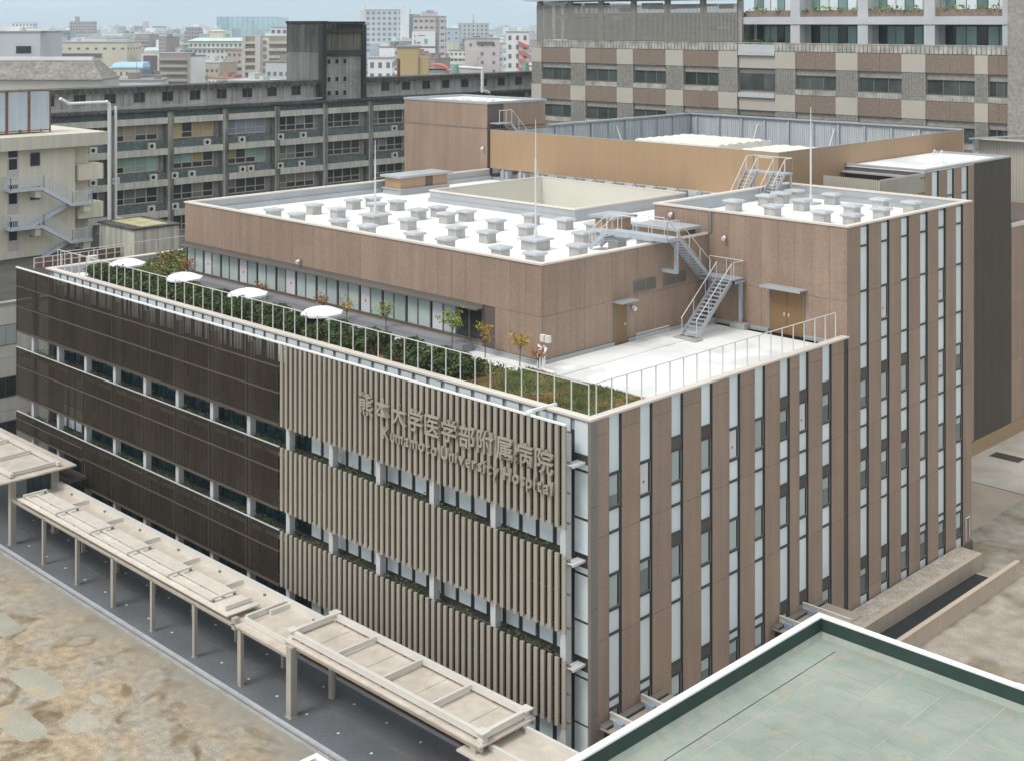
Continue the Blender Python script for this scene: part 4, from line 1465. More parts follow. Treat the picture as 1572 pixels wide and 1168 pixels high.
# open frame over the right end
for x in (-18.6, -14.9):
    piece('cross_beam', M['canopy_white'], K1, x - 0.08, x + 0.08, -5.3, -2.85, 3.02, 3.30)
piece('front_beam', M['canopy_white'], K1, -18.6, -14.6, -5.45, -5.3, 3.02, 3.25)
piece('stub_column', M['canopy_post'], K1, -18.95, -18.65, -5.95, -5.65, 2.7, 3.28)
for k, x in enumerate(POSTX[1:7]):
    if k % 3 == 0:
        MB().tube((x - 0.3, -5.75, 0.0), (x - 0.3, -5.75, 2.9), 0.07, 8).build('drain_pipe', M['canopy_post'], K1)

# raised near canopy
K2 = thing('raised_canopy', 'raised beige walkway canopy with a framed roof in front of the louvres', 'canopy', (-8, -4.3, 0))
post(K2, -14.03, -5.8, 3.4, 0.38)
MB().tube((-14.1, -3.3, 0.004), (-14.1, -3.3, 3.4), 0.19, 14).build('round_post', M['canopy_post'], K2)
post(K2, -1.5, -5.55, 3.4, 0.34)
MB().tube((-1.5, -3.2, 0.004), (-1.5, -3.2, 3.4), 0.19, 14).build('round_post', M['canopy_post'], K2)
for k in range(4):
    x0 = -14.75 + k * 3.44
    piece('roof_plate', M['canopy'], K2, x0, x0 + 3.43, -5.78, -2.45, 3.42, 3.5)
    for h in (0, 1):
        piece('roof_sheet', M['canopy'], K2, x0 + 0.1 + h * 1.64, x0 + 1.70 + h * 1.64, -5.2, -2.95, 3.50, 3.53)
piece('fascia', M['canopy_post'], K2, -14.7, -1.0, -5.7, -5.6, 3.25, 3.42)
piece('fascia', M['canopy_post'], K2, -14.7, -1.0, -2.6, -2.5, 3.25, 3.42)
piece('front_beam', M['canopy_white'], K2, -14.6, -1.15, -5.5, -5.3, 3.62, 3.9)
piece('back_beam', M['canopy_white'], K2, -14.6, -1.15, -2.9, -2.7, 3.62, 3.9)
for x in (-14.5, -1.25):
    piece('end_beam', M['canopy_white'], K2, x - 0.1, x + 0.1, -5.3, -2.9, 3.62, 3.9)
    for y in (-5.4, -2.8):
        piece('corner_cap', M['canopy_white'], K2, x - 0.24, x + 0.24, y - 0.24, y + 0.24, 3.9, 3.96)
        piece('corner_post', M['canopy_white'], K2, x - 0.16, x + 0.16, y - 0.16, y + 0.16, 3.5, 3.62)
for k in (1, 2, 3):
    x = -14.5 + k * 3.31
    piece('cross_beam', M['canopy_white'], K2, x - 0.06, x + 0.06, -5.3, -2.9, 3.64, 3.86)
for k in range(9):
    x = -13.7 + k * 1.5
    for y in (-5.4, -2.8):
        piece('beam_block', M['frame_mid'], K2, x - 0.05, x + 0.05, y - 0.05, y + 0.05, 3.5, 3.62)

K3 = thing('low_end_canopy', 'low beige walkway canopy at the bottom edge by the white roof cap', 'canopy', (1, -4.3, 0))
piece('roof_plate', M['canopy'], K3, -2.2, 4.2, -6.0, -2.85, 2.98, 3.06)
piece('back_beam', M['canopy_white'], K3, -1.0, 4.2, -3.1, -2.95, 3.06, 3.34)
piece('front_beam', M['canopy_white'], K3, -1.2, 4.2, -5.1, -4.95, 3.06, 3.3)
piece('cross_beam', M['canopy_white'], K3, 1.9, 2.05, -4.95, -3.1, 3.08, 3.3)
post(K3, 1.2, -5.7, 2.98)
post(K3, 1.2, -3.2, 2.98)

K4 = thing('high_end_canopy', 'highest beige walkway canopy at the far left edge on a thick post', 'canopy', (-47, -4.5, 0))
for k in range(4):
    x1 = -43.1 - k * 3.4
    piece('roof_plate', M['canopy'], K4, x1 - 3.39, x1, -7.1, -1.9, 4.32, 4.42)
piece('front_beam', M['canopy_white'], K4, -56.5, -43.5, -6.2, -6.0, 4.5, 4.72)
piece('back_beam', M['canopy_white'], K4, -56.5, -43.5, -3.0, -2.8, 4.5, 4.72)
piece('end_beam', M['canopy_white'], K4, -44.0, -43.8, -6.0, -3.0, 4.5, 4.72)
for x in (-47.4, -50.8):
    piece('cross_beam', M['canopy_white'], K4, x - 0.08, x + 0.08, -6.0, -3.0, 4.52, 4.68)
for x in (-45.2, -47.0, -49):
    for y in (-6.1, -2.9):
        piece('beam_block', M['frame_mid'], K4, x - 0.07, x + 0.07, y - 0.07, y + 0.07, 4.42, 4.5)
post(K4, -44.1, -5.8, 4.32, 0.36)
post(K4, -44.1, -2.9, 4.32, 0.36)
post(K4, -52.7, -5.8, 4.32, 0.36)
# entrance porch under the dark screens
EP = thing('entrance_porch', 'small dark roofed glass porch below the far end of the dark screens', 'porch', (-46, -1.5, 0))
box(-50, -43.4, -2.2, -1.05, 3.2, 3.4).build('roof', M['screenrail'], EP)
for k in range(6):
    piece('pane', M['teal'], EP, -49.9 + k * 1.08, -48.9 + k * 1.08, -2.1, -2.05, 0.02, 3.2)
# planting bed between paving and louvres
bed = tag(link('planting_bed', None, None, (-25, -1.5, 0)), 'dark green planting strip with red flowers between paving and louvred facade', 'plants')
box(-42, 3.2, -1.95, -0.6, 0.004, 0.12).build('soil', M['soilbed'], bed)
pts = [(random.uniform(-42, 3), random.uniform(-1.9, -0.7), 0.12 + 0.55 * random.random() ** 0.6) for k in range(9000)]
leaves(MB(), pts, 0.07, 0.4).build('foliage', M['leaf'], bed)
pts = [(random.uniform(-13.2, -9.6), random.uniform(-1.9, -1.3), 0.35 + 0.3 * random.random()) for k in range(500)]
leaves(MB(), pts, 0.06).build('flowers', M['flower'], bed)
mb = MB()
for k in range(14):
    x = -13.0 + k * 0.26
    mb.box(x, x + 0.08, -1.2, -1.17, 0.1, 0.75)
mb.build('marker', M['white'], bed)
piece('edging', M['kerb'], bed, -42, 3.2, -2.05, -1.95, 0.004, 0.12)

# entrance canopies on the right-hand facade
for y0, y1, lab in ((0.5, 5.0, 'small brown entrance canopy with white beams near the louvre corner'), (14.0, 18.6, 'small brown entrance canopy with white beams near the corner of the green roof')):
    t = thing('entrance_canopy', lab, 'canopy', (0, (y0 + y1) / 2, 0), group='entrance canopies on the window strip facade')
    piece('roof_plate', plain('canopy_brown', (0.36, 0.31, 0.26), 0.6), t, 0.05, 2.6, y0, y1, 2.28, 2.36)
    piece('wall_gutter', M['frame_mid'], t, 0.03, 0.4, y0 + 0.05, y1 - 0.05, 2.37, 2.43)
    piece('gutter_gap', M['black'], t, 0.42, 0.5, y0 + 0.05, y1 - 0.05, 2.37, 2.39)
    for y in (y0 + 0.75, y0 + 2.95):
        b = MB().box(0.05, 2.9, y - 0.06, y + 0.06, 2.72, 2.78)
        b.box(0.05, 2.9, y - 0.02, y + 0.02, 2.50, 2.72)
        b.box(0.05, 2.9, y - 0.06, y + 0.06, 2.44, 2.50)
        b.build('beam', M['canopy_white'], t)
        piece('bracket', M['bluebox'], t, 0.5, 0.95, y - 0.3, y - 0.07, 2.37, 2.6)
    piece('door_glass', M['darkglass'], t, 0.01, 0.03, y0 + 0.4, y1 - 0.4, 0.05, 2.26)

# ramp beside the taller block
RP = thing('ramp_wall', 'tan walled access ramp with dark asphalt beside the taller block', 'ramp', (2, 28, 0))
piece('inner_wall', M['tan'], RP, 1.62, 1.9, 16.0, 34.0, 0, 0.98)
piece('outer_wall', M['tan'], RP, 3.78, 4.02, 12.0, 34.6, 0, 0.95)
piece('inner_cap', plain('tan_cap', (0.53, 0.44, 0.35), 0.7), RP, 1.60, 1.92, 16.0, 34.02, 0.98, 1.02)
piece('outer_cap', plain('tan_cap', (0.53, 0.44, 0.35), 0.7), RP, 3.76, 4.04, 12.0, 34.62, 0.95, 0.99)
MB().hexa([(1.9, 12, 0.006), (3.78, 12, 0.006), (3.78, 33.2, 0.006), (1.9, 33.2, 0.006), (1.9, 12, 0.25), (3.78, 12, 0.25), (3.78, 33.2, 0.02), (1.9, 33.2, 0.02)]).build('ramp_surface', M['asphalt'], RP)
piece('end_line', M['kerb'], RP, 1.9, 3.78, 33.2, 33.32, 0.006, 0.03)
piece('gravel_strip', M['gravel'], RP, 0.12, 1.6, 16.0, 34.6, 0, 0.80)
piece('edge_kerb', M['panel_dark'], RP, 0.01, 0.12, 16.0, 36.6, 0, 0.60)
tag(box(-7.3, -5.0, 54.9, 56.2, 0.006, 0.03).build('drain_grate', M['frame']), 'dark rectangular drain grate in the pale yard beside the annex', 'grate')
ld = MB()
for a_, b_ in (((0.05, 35.75, 0.8), (0.05, 35.75, 2.2)), ((0.05, 36.25, 0.8), (0.05, 36.25, 2.2)), ((0.05, 35.75, 2.2), (0.05, 36.25, 2.2))):
    ld.tube(a_, b_, 0.04)
tag(ld.build('pipe_loop', M['steel']), 'small steel pipe loop at the foot of the taller block corner', 'pipe')

# ================================================================ green roofed building in the foreground
GZ_ = 9.0
GX, GY = 8.85, 4.2
GB = thing('green_roof_building', 'foreground building with a weathered green membrane roof and a white parapet cap', 'building', (25, -12, 0))
box(GX + 0.05, 60, -60, GY - 0.05, 0, 8.2).build('wall', plain('pale_render', (0.55, 0.53, 0.48), 0.8), GB)
pr = MB()
pr.box(GX + 0.03, GX + 0.28, -60, GY - 0.03, 8.2, 8.93)
pr.box(GX + 0.28, 60, GY - 0.28, GY - 0.03, 8.2, 8.93)
pr.build('parapet', M['greenpara'], GB)
for k in range(16):
    y1 = GY - 0.30 - k * 4.02
    piece('cap', M['whitecap'], GB, GX, GX + 0.29, y1 - 4.014, y1, 8.93, 9.0)
for k in range(12):
    x0 = GX + 0.0 + k * 4.2
    piece('cap', M['whitecap'], GB, x0 if k else GX, x0 + 4.194, GY - 0.29, GY, 8.93, 9.0 if k < 2 else 9.03)
ch = MB()
ch.hexa([(GX + 0.28, -60, 8.2), (GX + 0.46, -60, 8.2), (GX + 0.46, GY - 0.46, 8.2), (GX + 0.28, GY - 0.28, 8.2), (GX + 0.28, -60, 8.40), (GX + 0.30, -60, 8.40), (GX + 0.30, GY - 0.30, 8.40), (GX + 0.28, GY - 0.28, 8.40)])
ch.hexa([(GX + 0.28, GY - 0.28, 8.2), (GX + 0.46, GY - 0.46, 8.2), (60, GY - 0.46, 8.2), (60, GY - 0.28, 8.2), (GX + 0.28, GY - 0.28, 8.40), (GX + 0.30, GY - 0.30, 8.40), (60, GY - 0.30, 8.40), (60, GY - 0.28, 8.40)])
ch.build('cant_strip', M['greenroof'], GB)
piece('roof_base', plain('seam_grey', (0.20, 0.235, 0.205), 0.8), GB, GX + 0.3, 40, -26, GY - 0.3, 8.12, 8.185)
cnt = 0
y = GY - 0.47
row = 0
while y > -24:
    x = GX + 0.47
    first = True
    while x < 36 and cnt < 290:
        wdt = 1.55 if first else 2.05
        z = 8.2 + 0.008 * random.random()
        q = MB().hexa([(x, y - 1.03, 8.15), (x + wdt - 0.022, y - 1.03, 8.15), (x + wdt - 0.022, y, 8.15), (x, y, 8.15),
                       (x, y - 1.03, z), (x + wdt - 0.022, y - 1.03, z + 0.006), (x + wdt - 0.022, y, z + 0.006), (x, y, z)])
        q.build('roof_sheet', M['greenroof'], GB)
        cnt += 1
        x += wdt
        first = False
    y -= 1.04
    row += 1
piece('rest_of_roof', M['greenroof'], GB, GX + 0.4, 60, -60, y, 8.15, 8.21)
piece('rest_of_roof', M['greenroof'], GB, 36.6, 60, y, GY - 0.47, 8.15, 8.21)
piece('roof_seam', plain('seam_black', (0.03, 0.035, 0.03), 0.7), GB, GX + 1.42, GX + 1.435, -22, 3.1, 8.2, 8.225)
# white parapet tip at the bottom edge
WP = thing('white_parapet', 'white parapet corner of a low roof just entering at the bottom edge', 'parapet', (-9.0, -8.6, 0))
pm = MB()
pm.box(-9.1, -4.0, -8.34, -8.03, 0.9, 1.05)
pm.box(-9.1, -8.79, -13.0, -8.34, 0.9, 1.05)
pm.build('cap', M['whitecap'], WP)
box(-9.0, -4.0, -13.0, -8.13, 0, 0.88).build('wall', M['black'], WP)

# ================================================================ neighbouring buildings on the left
LB = thing('white_side_building', 'low white building with a dark flat roof at the left edge behind the screens', 'building', (-70, -10, 0))
box(-120, -60.15, -40, 22, 0, 12.0).build('wall', M['cream'], LB)
wallm = plain('pale_wall', (0.60, 0.59, 0.55), 0.8, streak=0.1)
for k in range(10):
    y = -24 + k * 4.6
    for za, zb in ((0.0, 3.85), (3.87, 7.85), (7.87, 11.7)):
        piece('wall_panel', wallm, LB, -60.15, -60.0, y, y + 4.58, za, zb)
for y in (-7.6, -3.0, 0.2):
    for z0 in (8.9, 4.95, 1.6):
        f = MB()
        f.box(-60.0, -59.95, y - 0.06, y + 1.66, z0 - 0.06, z0 + 1.5)
        fo = f.build('window', M['frame_mid'], LB)
        piece('pane', M['darkglass'] if z0 < 8 else M['pane_sash'], fo, -59.95, -59.93, y, y + 0.78, z0, z0 + 1.44)
        piece('pane', M['darkglass'] if z0 < 8 else M['pane_sash'], fo, -59.95, -59.93, y + 0.82, y + 1.6, z0, z0 + 1.44)
piece('coping', M['flashing'], LB, -60.4, -59.9, -40, 22, 12.0, 12.12)
box(-120, -60.4, -40, 22, 12.0, 12.05).build('roof', plain('dark_roof', (0.075, 0.07, 0.062), 0.9, var=0.25, scale=0.4), LB)

fence = thing('roof_fence', 'pale pipe fence with brown boards on the dark roof below the outside stair', 'fence', (-70, 14, 12.05))
mb = MB()
for k in range(12):
    y = 9.0 + k * 0.85
    mb.box(-72.06, -71.98, y, y + 0.08, 12.05, 12.95)
mb.bar((-72.02, 9.0, 12.95), (-72.02, 18.5, 12.95), 0.06, 0.06)
mb.bar((-72.02, 9.0, 12.5), (-72.02, 18.5, 12.5), 0.05, 0.05)
mb.build('rail', M['white'], fence)
for k in range(10):
    y = 9.5 + k * 0.85
    piece('board', plain('brown_board', (0.25, 0.15, 0.11), 0.8, rand=0.2), fence, -72.6, -72.52, y, y + 0.8, 12.05, 12.85)
piece('white_box', M['white'], fence, -71.2, -70.6, 13.5, 14.3, 12.05, 12.7)

CB = thing('cream_building', 'cream rendered block with an outside stair and blue-grey tanks on its roof', 'building', (-85, 8, 0))
CXF = -78.0
box(-93, CXF, -30, 15.9, 0, 21.9).build('wall', M['cream'], CB)
box(-93, CXF - 1.5, 15.9, 18.0, 0, 21.9).build('wing', M['cream'], CB)
ev = box(-93.5, CXF + 1.2, -30, 18.6, 21.9, 23.1).build('eave', plain('pale_eave', (0.60, 0.56, 0.47), 0.8, streak=0.1), CB)
for z0 in (18.6, 15.0):
    bal = box(CXF - 1.5, CXF + 0.3, 16.1, 18.6, z0, z0 + 1.45)
    bal.build('balcony', M['cream'], CB)
for z in (20.1, 17.0, 13.7):
    d_ = box(CXF, CXF + 0.05, 9.4, 10.4, z - 0.9, z + 1.75).build('door', plain('pinkish_door', (0.55, 0.5, 0.5), 0.6), CB)
    piece('pane', M['darkglass'], d_, CXF + 0.05, CXF + 0.07, 9.5, 10.25, z + 0.0, z + 0.95)
    piece('pane', M['darkglass'], d_, CXF + 0.05, CXF + 0.07, 9.45, 10.3, z + 1.1, z + 1.7)
    f = box(CXF, CXF + 0.05, 11.5, 12.45, z + 0.15, z + 1.4).build('window', M['frame_mid'], CB)
    piece('pane', M['darkglass'], f, CXF + 0.05, CXF + 0.07, 11.56, 12.38, z + 0.22, z + 1.34)
OS = thing('outside_stair', 'pale steel outside stair zigzagging up the cream building', 'stair', (-77, 12.5, 12))
SX0, SX1 = CXF + 0.1, CXF + 1.5
for z in (18.2, 14.75):
    b = MB().box(SX0, SX1, 9.0, 12.1, z, z + 0.16)
    b.box(SX0, SX1, 14.9, 16.9, z - 1.75, z - 1.59)
    b.build('landing', M['stairgrey'], OS)
    flm = MB()
    flm.bar((SX1, 12.1, z + 0.05), (SX1, 14.9, z - 1.65), 0.08, 0.3)
    flm.bar((SX1 - 0.7, 12.1, z + 0.05), (SX1 - 0.7, 14.9, z - 1.65), 0.08, 0.3)
    for i in range(9):
        y_, zz = 12.1 + i * 0.31, z - i * 0.19
        flm.box(SX1 - 0.7, SX1, y_, y_ + 0.28, zz - 0.02, zz + 0.02)
    flm.bar((SX0 + 0.7, 14.9, z - 1.65), (SX0 + 0.7, 11.0, z - 3.4), 0.08, 0.3)
    flm.bar((SX0, 14.9, z - 1.65), (SX0, 11.0, z - 3.4), 0.08, 0.3)
    for i in range(11):
        y_, zz = 14.9 - i * 0.35, z - 1.7 - i * 0.16
        flm.box(SX0, SX0 + 0.7, y_ - 0.3, y_, zz - 0.02, zz + 0.02)
    flm.build('flight', M['stairgrey'], OS)
    sd = MB()
    for (a_, b_) in (((SX1, 9.0, z + 0.16), (SX1, 12.1, z + 0.16)), ((SX1, 12.1, z + 0.16), (SX1, 14.9, z - 1.59)), ((SX1, 14.9, z - 1.59), (SX1, 16.9, z - 1.59)),
                     ((SX0, 16.9, z - 1.59), (SX1, 16.9, z - 1.59)), ((SX0, 9.0, z + 0.16), (SX1, 9.0, z + 0.16))):
        a_, b_ = Vector(a_), Vector(b_)
        for hh in (1.15, 0.05):
            sd.bar(a_ + Vector((0, 0, hh)), b_ + Vector((0, 0, hh)), 0.05, 0.06)
        n = max(2, int((b_ - a_).length / 0.16))
        for i in range(n + 1):
            c = a_.lerp(b_, i / n)
            sd.box(c.x - 0.012, c.x + 0.012, c.y - 0.02, c.y + 0.02, c.z, c.z + 1.15)
    sd.build('balustrade', M['stairgrey'], OS)
for z in (18.2, 14.75):
    piece('bracket', M['cream'], OS, SX0, SX1 - 0.2, 11.4, 11.9, z - 0.7, z)
    piece('bracket', M['cream'], OS, SX0, SX1 - 0.2, 16.1, 16.8, z - 2.4, z - 1.75)
# roof tanks
for k in range(4):
    y0 = 12.35 - k * 2.12
    t = thing('water_tank', ['rightmost blue-grey panel tank in a rusty frame on the cream building', 'middle blue-grey panel tank in a rusty frame on the cream building',
                             'blue-grey panel tank at the left picture edge on the cream building', 'blue-grey panel tank just past the left picture edge'][k], 'tank', (-80, y0 + 1, 23.1), group='roof tanks on the cream building')
    b = MB()
    b.box(-81.8, -80.0, y0 + 0.12, y0 + 2.0, 23.45, 26.95)
    for i in range(10):
        b.box(-80.0, -79.985, y0 + 0.12, y0 + 2.0, 23.5 + i * 0.35, 23.7 + i * 0.35)
    b.build('panel', M['tank'], t)
    f = MB()
    for y in (y0, y0 + 2.0):
        f.box(-80.05, -79.93, y, y + 0.12, 23.1, 27.1)
        f.box(-81.9, -81.78, y, y + 0.12, 23.1, 27.1)
    f.box(-80.05, -79.94, y0 + 0.12, y0 + 2.0, 26.97, 27.08)
    f.box(-80.05, -79.94, y0 + 0.12, y0 + 2.0, 23.3, 23.42)
    f.build('frame', M['rust'], t)

# pump house behind the terrace end
PH = thing('pump_house', 'stained cream flat roofed pump house beyond the far left of the terrace', 'building', (-70, 24, 0))
px0, px1, py0, py1, pz = -76.4, -70.0, 17.5, 22.1, 14.65
box(px0, px1, py0, py1, 0, pz).build('wall', plain('stained_cream', (0.56, 0.54, 0.46), 0.85, streak=0.35, var=0.12), PH)
box(px0 - 0.15, px1 + 0.15, py0 - 0.15, py1 + 0.15, pz, pz + 0.14).build('roof_edge', M['oldblack'], PH)
box(px0 + 0.8, px1 - 0.3, py0 + 0.9, py1 - 0.9, pz + 0.14, pz + 0.2).build('roof', plain('ochre_moss', (0.42, 0.38, 0.22), 0.9, var=0.2, scale=1), PH)

# ================================================================ old stained block behind
OB = thing('old_concrete_block', 'long soot stained concrete block with green mosaic bands and balcony strips', 'building', (-105, 60, 0))
OX = -95.0
OY0, OY1 = 12.0, 112.0
box(-104, OX - 0.9, OY0, OY1, 0, 23.4).build('wall', M['oldwall'], OB)
BAY = [14.3, 21.6] + [28.95 + 7.3 * k for k in range(12)]
cur_m = [plain('window_dark', (0.045, 0.05, 0.05), 0.12, spec=0.5, rand=0.3, var=0.3), plain('window_beige', (0.34, 0.29, 0.235), 0.3, rand=0.15), plain('window_mint', (0.28, 0.42, 0.355), 0.3, rand=0.15),
         plain('window_lilac', (0.27, 0.31, 0.38), 0.3, rand=0.15), plain('window_ochre', (0.46, 0.37, 0.17), 0.3, rand=0.15), plain('window_grey', (0.22, 0.22, 0.21), 0.2, rand=0.25)]
style = {(0, 2): [1] * 4, (0, 3): [4, 0, 4, 4], (0, 4): [3] * 4, (0, 5): [0, 0, 5, 0], (0, 6): [0] * 4, (0, 7): [5, 0, 0, 0],
         (1, 2): [2] * 4, (1, 3): [2, 2, 4, 0], (1, 4): [4, 0, 2, 2], (1, 5): [5, 5, 0, 5], (1, 6): [0] * 4, (1, 7): [5, 5, 0, 0],
         (2, 2): [0, 5, 5, 0], (2, 3): [0, 0, 5, 0], (2, 4): [5, 0, 0, 0], (2, 5): [5, 5, 5, 5], (2, 6): [0] * 4, (2, 7): [5, 0, 0, 0]}
cope = MB()
cope.box(-96.6, OX + 0.25, OY0, OY1, 23.4, 23.66)
cope.build('coping', M['oldblack'], OB)
for f in range(4):
    zt = 23.4 - f * 3.52
    for i in range(len(BAY) - 1):
        ya, yb = BAY[i] + 0.42, BAY[i + 1] - 0.42
        # green band (top band of the storey), pale balcony band, window zone
        piece('mosaic_band', M['oldgreen'], OB, OX - 0.88, OX - 0.45, ya, yb, zt - 0.72, zt - 0.02)
        piece('balcony_band', M['oldbeige'], OB, OX - 0.88, OX + 0.05, ya, yb, zt - 1.45, zt - 0.74)
        z1, z0 = zt - 1.50, zt - 3.5
        if i > 8:
            continue
        fr_ = MB()
        nn = 4
        pw_ = (yb - ya - 0.9) / nn
        for k in range(nn + 1):
            fr_.box(OX - 0.86, OX - 0.72, ya + k * pw_ - 0.06, ya + k * pw_ + 0.06, z0 + 0.35, z1)
        fr_.box(OX - 0.86, OX - 0.70, ya, yb - 0.9, z0 + 0.22, z0 + 0.35)
        fr_.box(OX - 0.86, OX - 0.73, ya, yb - 0.9, z0 + 0.88, z0 + 0.97)
        fo = fr_.build('window', M['oldframe'], OB)
        stl = style.get((f, i), [random.choice((0, 5, 0, 1)) for _ in range(4)])
        for k in range(nn):
            mm = cur_m[stl[k]]
            piece('pane', mm, fo, OX - 0.89, OX - 0.80, ya + k * pw_ + 0.05, ya + (k + 1) * pw_ - 0.05, z0 + 0.97, z1)
            piece('pane', mm if random.random() < 0.5 else cur_m[0], fo, OX - 0.89, OX - 0.80, ya + k * pw_ + 0.05, ya + (k + 1) * pw_ - 0.05, z0 + 0.35, z0 + 0.88)
for y in BAY:
    piece('column', M['oldcol'], OB, OX - 0.9, OX - 0.1, y - 0.40, y + 0.40, 0, 23.3)
    MB().tube((OX - 0.02, y - 0.25, 8), (OX - 0.02, y - 0.25, 23.3), 0.07, 6).build('downpipe', M['oldattic'], OB)
# attic storey set back
box(-98.6, OX - 1.6, OY0 + 4, OY1, 23.4, 26.0).build('attic_wall', M['oldattic'], OB)
rf_ = MB()
rf_.box(-99, OX - 0.6, OY0 + 3.4, 57.7, 26.0, 26.22)
rf_.box(-99, OX - 0.6, 64.9, OY1, 26.0, 26.22)
rf_.box(OX - 0.75, OX - 0.6, OY0 + 3.4, 57.7, 25.75, 26.0)
rf_.box(OX - 0.75, OX - 0.6, 64.9, OY1, 25.75, 26.0)
rf_.build('attic_roof', M['oldblack'], OB)
rt = MB()
yy = OY0 + 4
while yy < OY1:
    if not 57 < yy < 65:
        rt.box(OX - 1.6, OX - 0.75, yy, yy + 0.28, 25.62, 25.95)
    yy += 0.85
rt.build('rafter', M['oldattic'], OB)['kind'] = 'stuff'
for k in range(27):
    y = OY0 + 6 + k * 3.6
    if 56.3 < y < 65.5:
        continue
    fo = box(OX - 1.6, OX - 1.54, y, y + 1.5, 24.35, 25.55).build('attic_window', M['oldframe'], OB)
    for h in (0, 1):
        piece('pane', cur_m[0], fo, OX - 1.54, OX - 1.51, y + 0.08 + h * 0.7, y + 0.72 + h * 0.7, 24.42, 25.48)
    MB().tube((OX - 1.45, y + 2.4, 23.6), (OX - 1.45, y + 2.4, 25.7), 0.06, 6).build('vent_stack', M['oldbeige'], OB)
hr = MB()
hr.bar((OX + 0.1, OY0, 24.0), (OX + 0.1, 57.5, 24.0), 0.16, 0.16)
hr.bar((OX + 0.1, 65, 24.0), (OX + 0.1, OY1, 24.0), 0.16, 0.16)
hr.build('gutter_pipe', M['flashing'], OB)
# stair tower on the old block
tw = MB()
tw.box(-102.9, OX - 1.0, 57.9, 60.0, 23.4, 33.3)
tw.build('tower_wall', M['oldblack'], OB)
tw = MB()
tw.box(-102.9, OX - 0.5, 58.0, 64.6, 23.4, 32.6)
tw.build('tower_wing', M['oldwall'], OB)
tw = MB()
tw.box(-103.0, OX - 0.9, 57.8, 59.3, 33.3, 33.6)
tw.box(-103.0, OX - 0.2, 60.2, 64.7, 33.2, 33.55)
tw.box(-102.9, OX - 0.5, 60.2, 64.6, 32.6, 33.2)
tw.box(-96.0, OX - 0.05, 57.75, 58.3, 23.4, 33.28)
tw.box(-96.0, OX - 0.05, 64.2, 64.75, 23.4, 33.18)
tw.box(OX - 0.5, OX - 0.15, 58.1, 64.2, 29.2, 29.9)
tw.box(OX - 0.5, OX - 0.15, 58.1, 64.2, 32.1, 32.6)
tw.build('tower_trim', plain('soot_black', (0.05, 0.05, 0.05), 0.95, var=0.3, streak=0.4), OB)
piece('tower_panel', plain('olive_stain', (0.15, 0.14, 0.105), 0.9, streak=0.4, var=0.2), OB, OX - 0.5, OX - 0.42, 58.1, 64.2, 29.9, 32.1)
piece('tower_joint', M['black'], OB, -102.8, OX - 1.1, 57.88, 57.9, 26.6, 26.7)
piece('tower_lower', plain('tower_grey', (0.17, 0.17, 0.165), 0.9, var=0.2, streak=0.3), OB, -102.8, OX - 1.1, 57.86, 57.9, 23.5, 29.6)
for z in (28.2, 25.95, 24.2):
    for y in (58.75, 60.0, 61.25):
        fo = box(OX - 0.5, OX - 0.42, y - 0.06, y + 0.56, z - 0.06, z + 0.66).build('tower_window', M['oldattic'], OB)
        piece('pane', M['black'], fo, OX - 0.42, OX - 0.40, y, y + 0.5, z, z + 0.6)
# air conditioners on the old block
acb = box(-0.2, 0.2, -0.42, 0.42, 0, 0.7).mesh('case', M['acbody'])
acf = MB().tube((0.2, -0.08, 0.35), (0.215, -0.08, 0.35), 0.23, 10).mesh('fan', M['black'])
for fl_, (z, ys) in enumerate(((19.16, (26.8, 33.9, 41.1, 45.85, 51.4, 54.8, 69.5)), (15.64, (26.8, 29.45, 34.1, 36.8, 39.05, 45.95, 47.1, 51.35, 54.6, 69.6)), (12.12, (33.85, 36.85)))):
    for yi, y in enumerate(ys):
        t = thing('air_conditioner', '%s air conditioner from the left on the %s balcony strip of the old block' % (('first', 'second', 'third', 'fourth', 'fifth', 'sixth', 'seventh', 'eighth', 'ninth', 'tenth')[yi], ('top', 'second', 'third')[fl_]), 'air conditioner', (OX - 0.2, y, z),
                  group=['air conditioners on the top balcony strip', 'air conditioners on the second balcony strip', 'air conditioners on the third balcony strip'][fl_])
        link('case', acb, t, (OX - 0.2, y, z))
        link('fan', acf, t, (OX - 0.2, y, z))
# white ducts
DU = thing('white_duct', 'large white insulated duct running down the left end of the old block', 'duct', (-91.5, 25, 0))
p = MB()
p.tube((-92.0, 27.0, 6), (-92.0, 27.0, 24.6), 0.2, 10)
p.tube((-92.0, 27.75, 12.2), (-92.0, 27.75, 24.4), 0.14, 10)
p.tube((-92.0, 27.0, 24.6), (-92.0, 26.6, 25.0), 0.2, 10)
p.tube((-92.0, 26.8, 24.9), (-92.0, 22.2, 24.9), 0.17, 10)
p.tube((-92.0, 22.4, 24.9), (-92.0, 21.4, 25.5), 0.17, 10)
p.tube((-92.0, 27.75, 12.4), (-92.0, 29.0, 12.0), 0.2, 10)
p.build('duct', M['white'], DU)
for k, y in enumerate((84.5, 98.5)):
    t = thing('roof_duct', ['white cranked duct with a green cowl on the old block, nearer the dark tower', 'white cranked duct with a green cowl on the old block beside the patterned ward'][k], 'duct', (-94, y, 23.5))
    p = MB()
    p.tube((-94, y, 23.7), (-94, y, 27.0), 0.22, 8)
    p.tube((-94, y, 27.0), (-96, y - 2.6, 27.2), 0.22, 8)
    p.tube((-94, y, 24.0), (-94, y + 1.4, 23.6), 0.22, 8)
    p.build('duct', M['white'], t)
    MB().tube((-96.2, y - 3.0, 26.4), (-96.2, y - 3.0, 27.6), 0.5, 8, 0.3).build('cowl', plain('cowl_green', (0.20, 0.36, 0.27), 0.5), t)
MB_ = MB().tube((-96, 71.0, 25.2), (-96, 71.0, 28.6), 0.2, 8)
tag(MB_.build('rusty_flue', M['rust']), 'short dark rusty flue pipe above the old block roof right of the dark tower', 'flue')

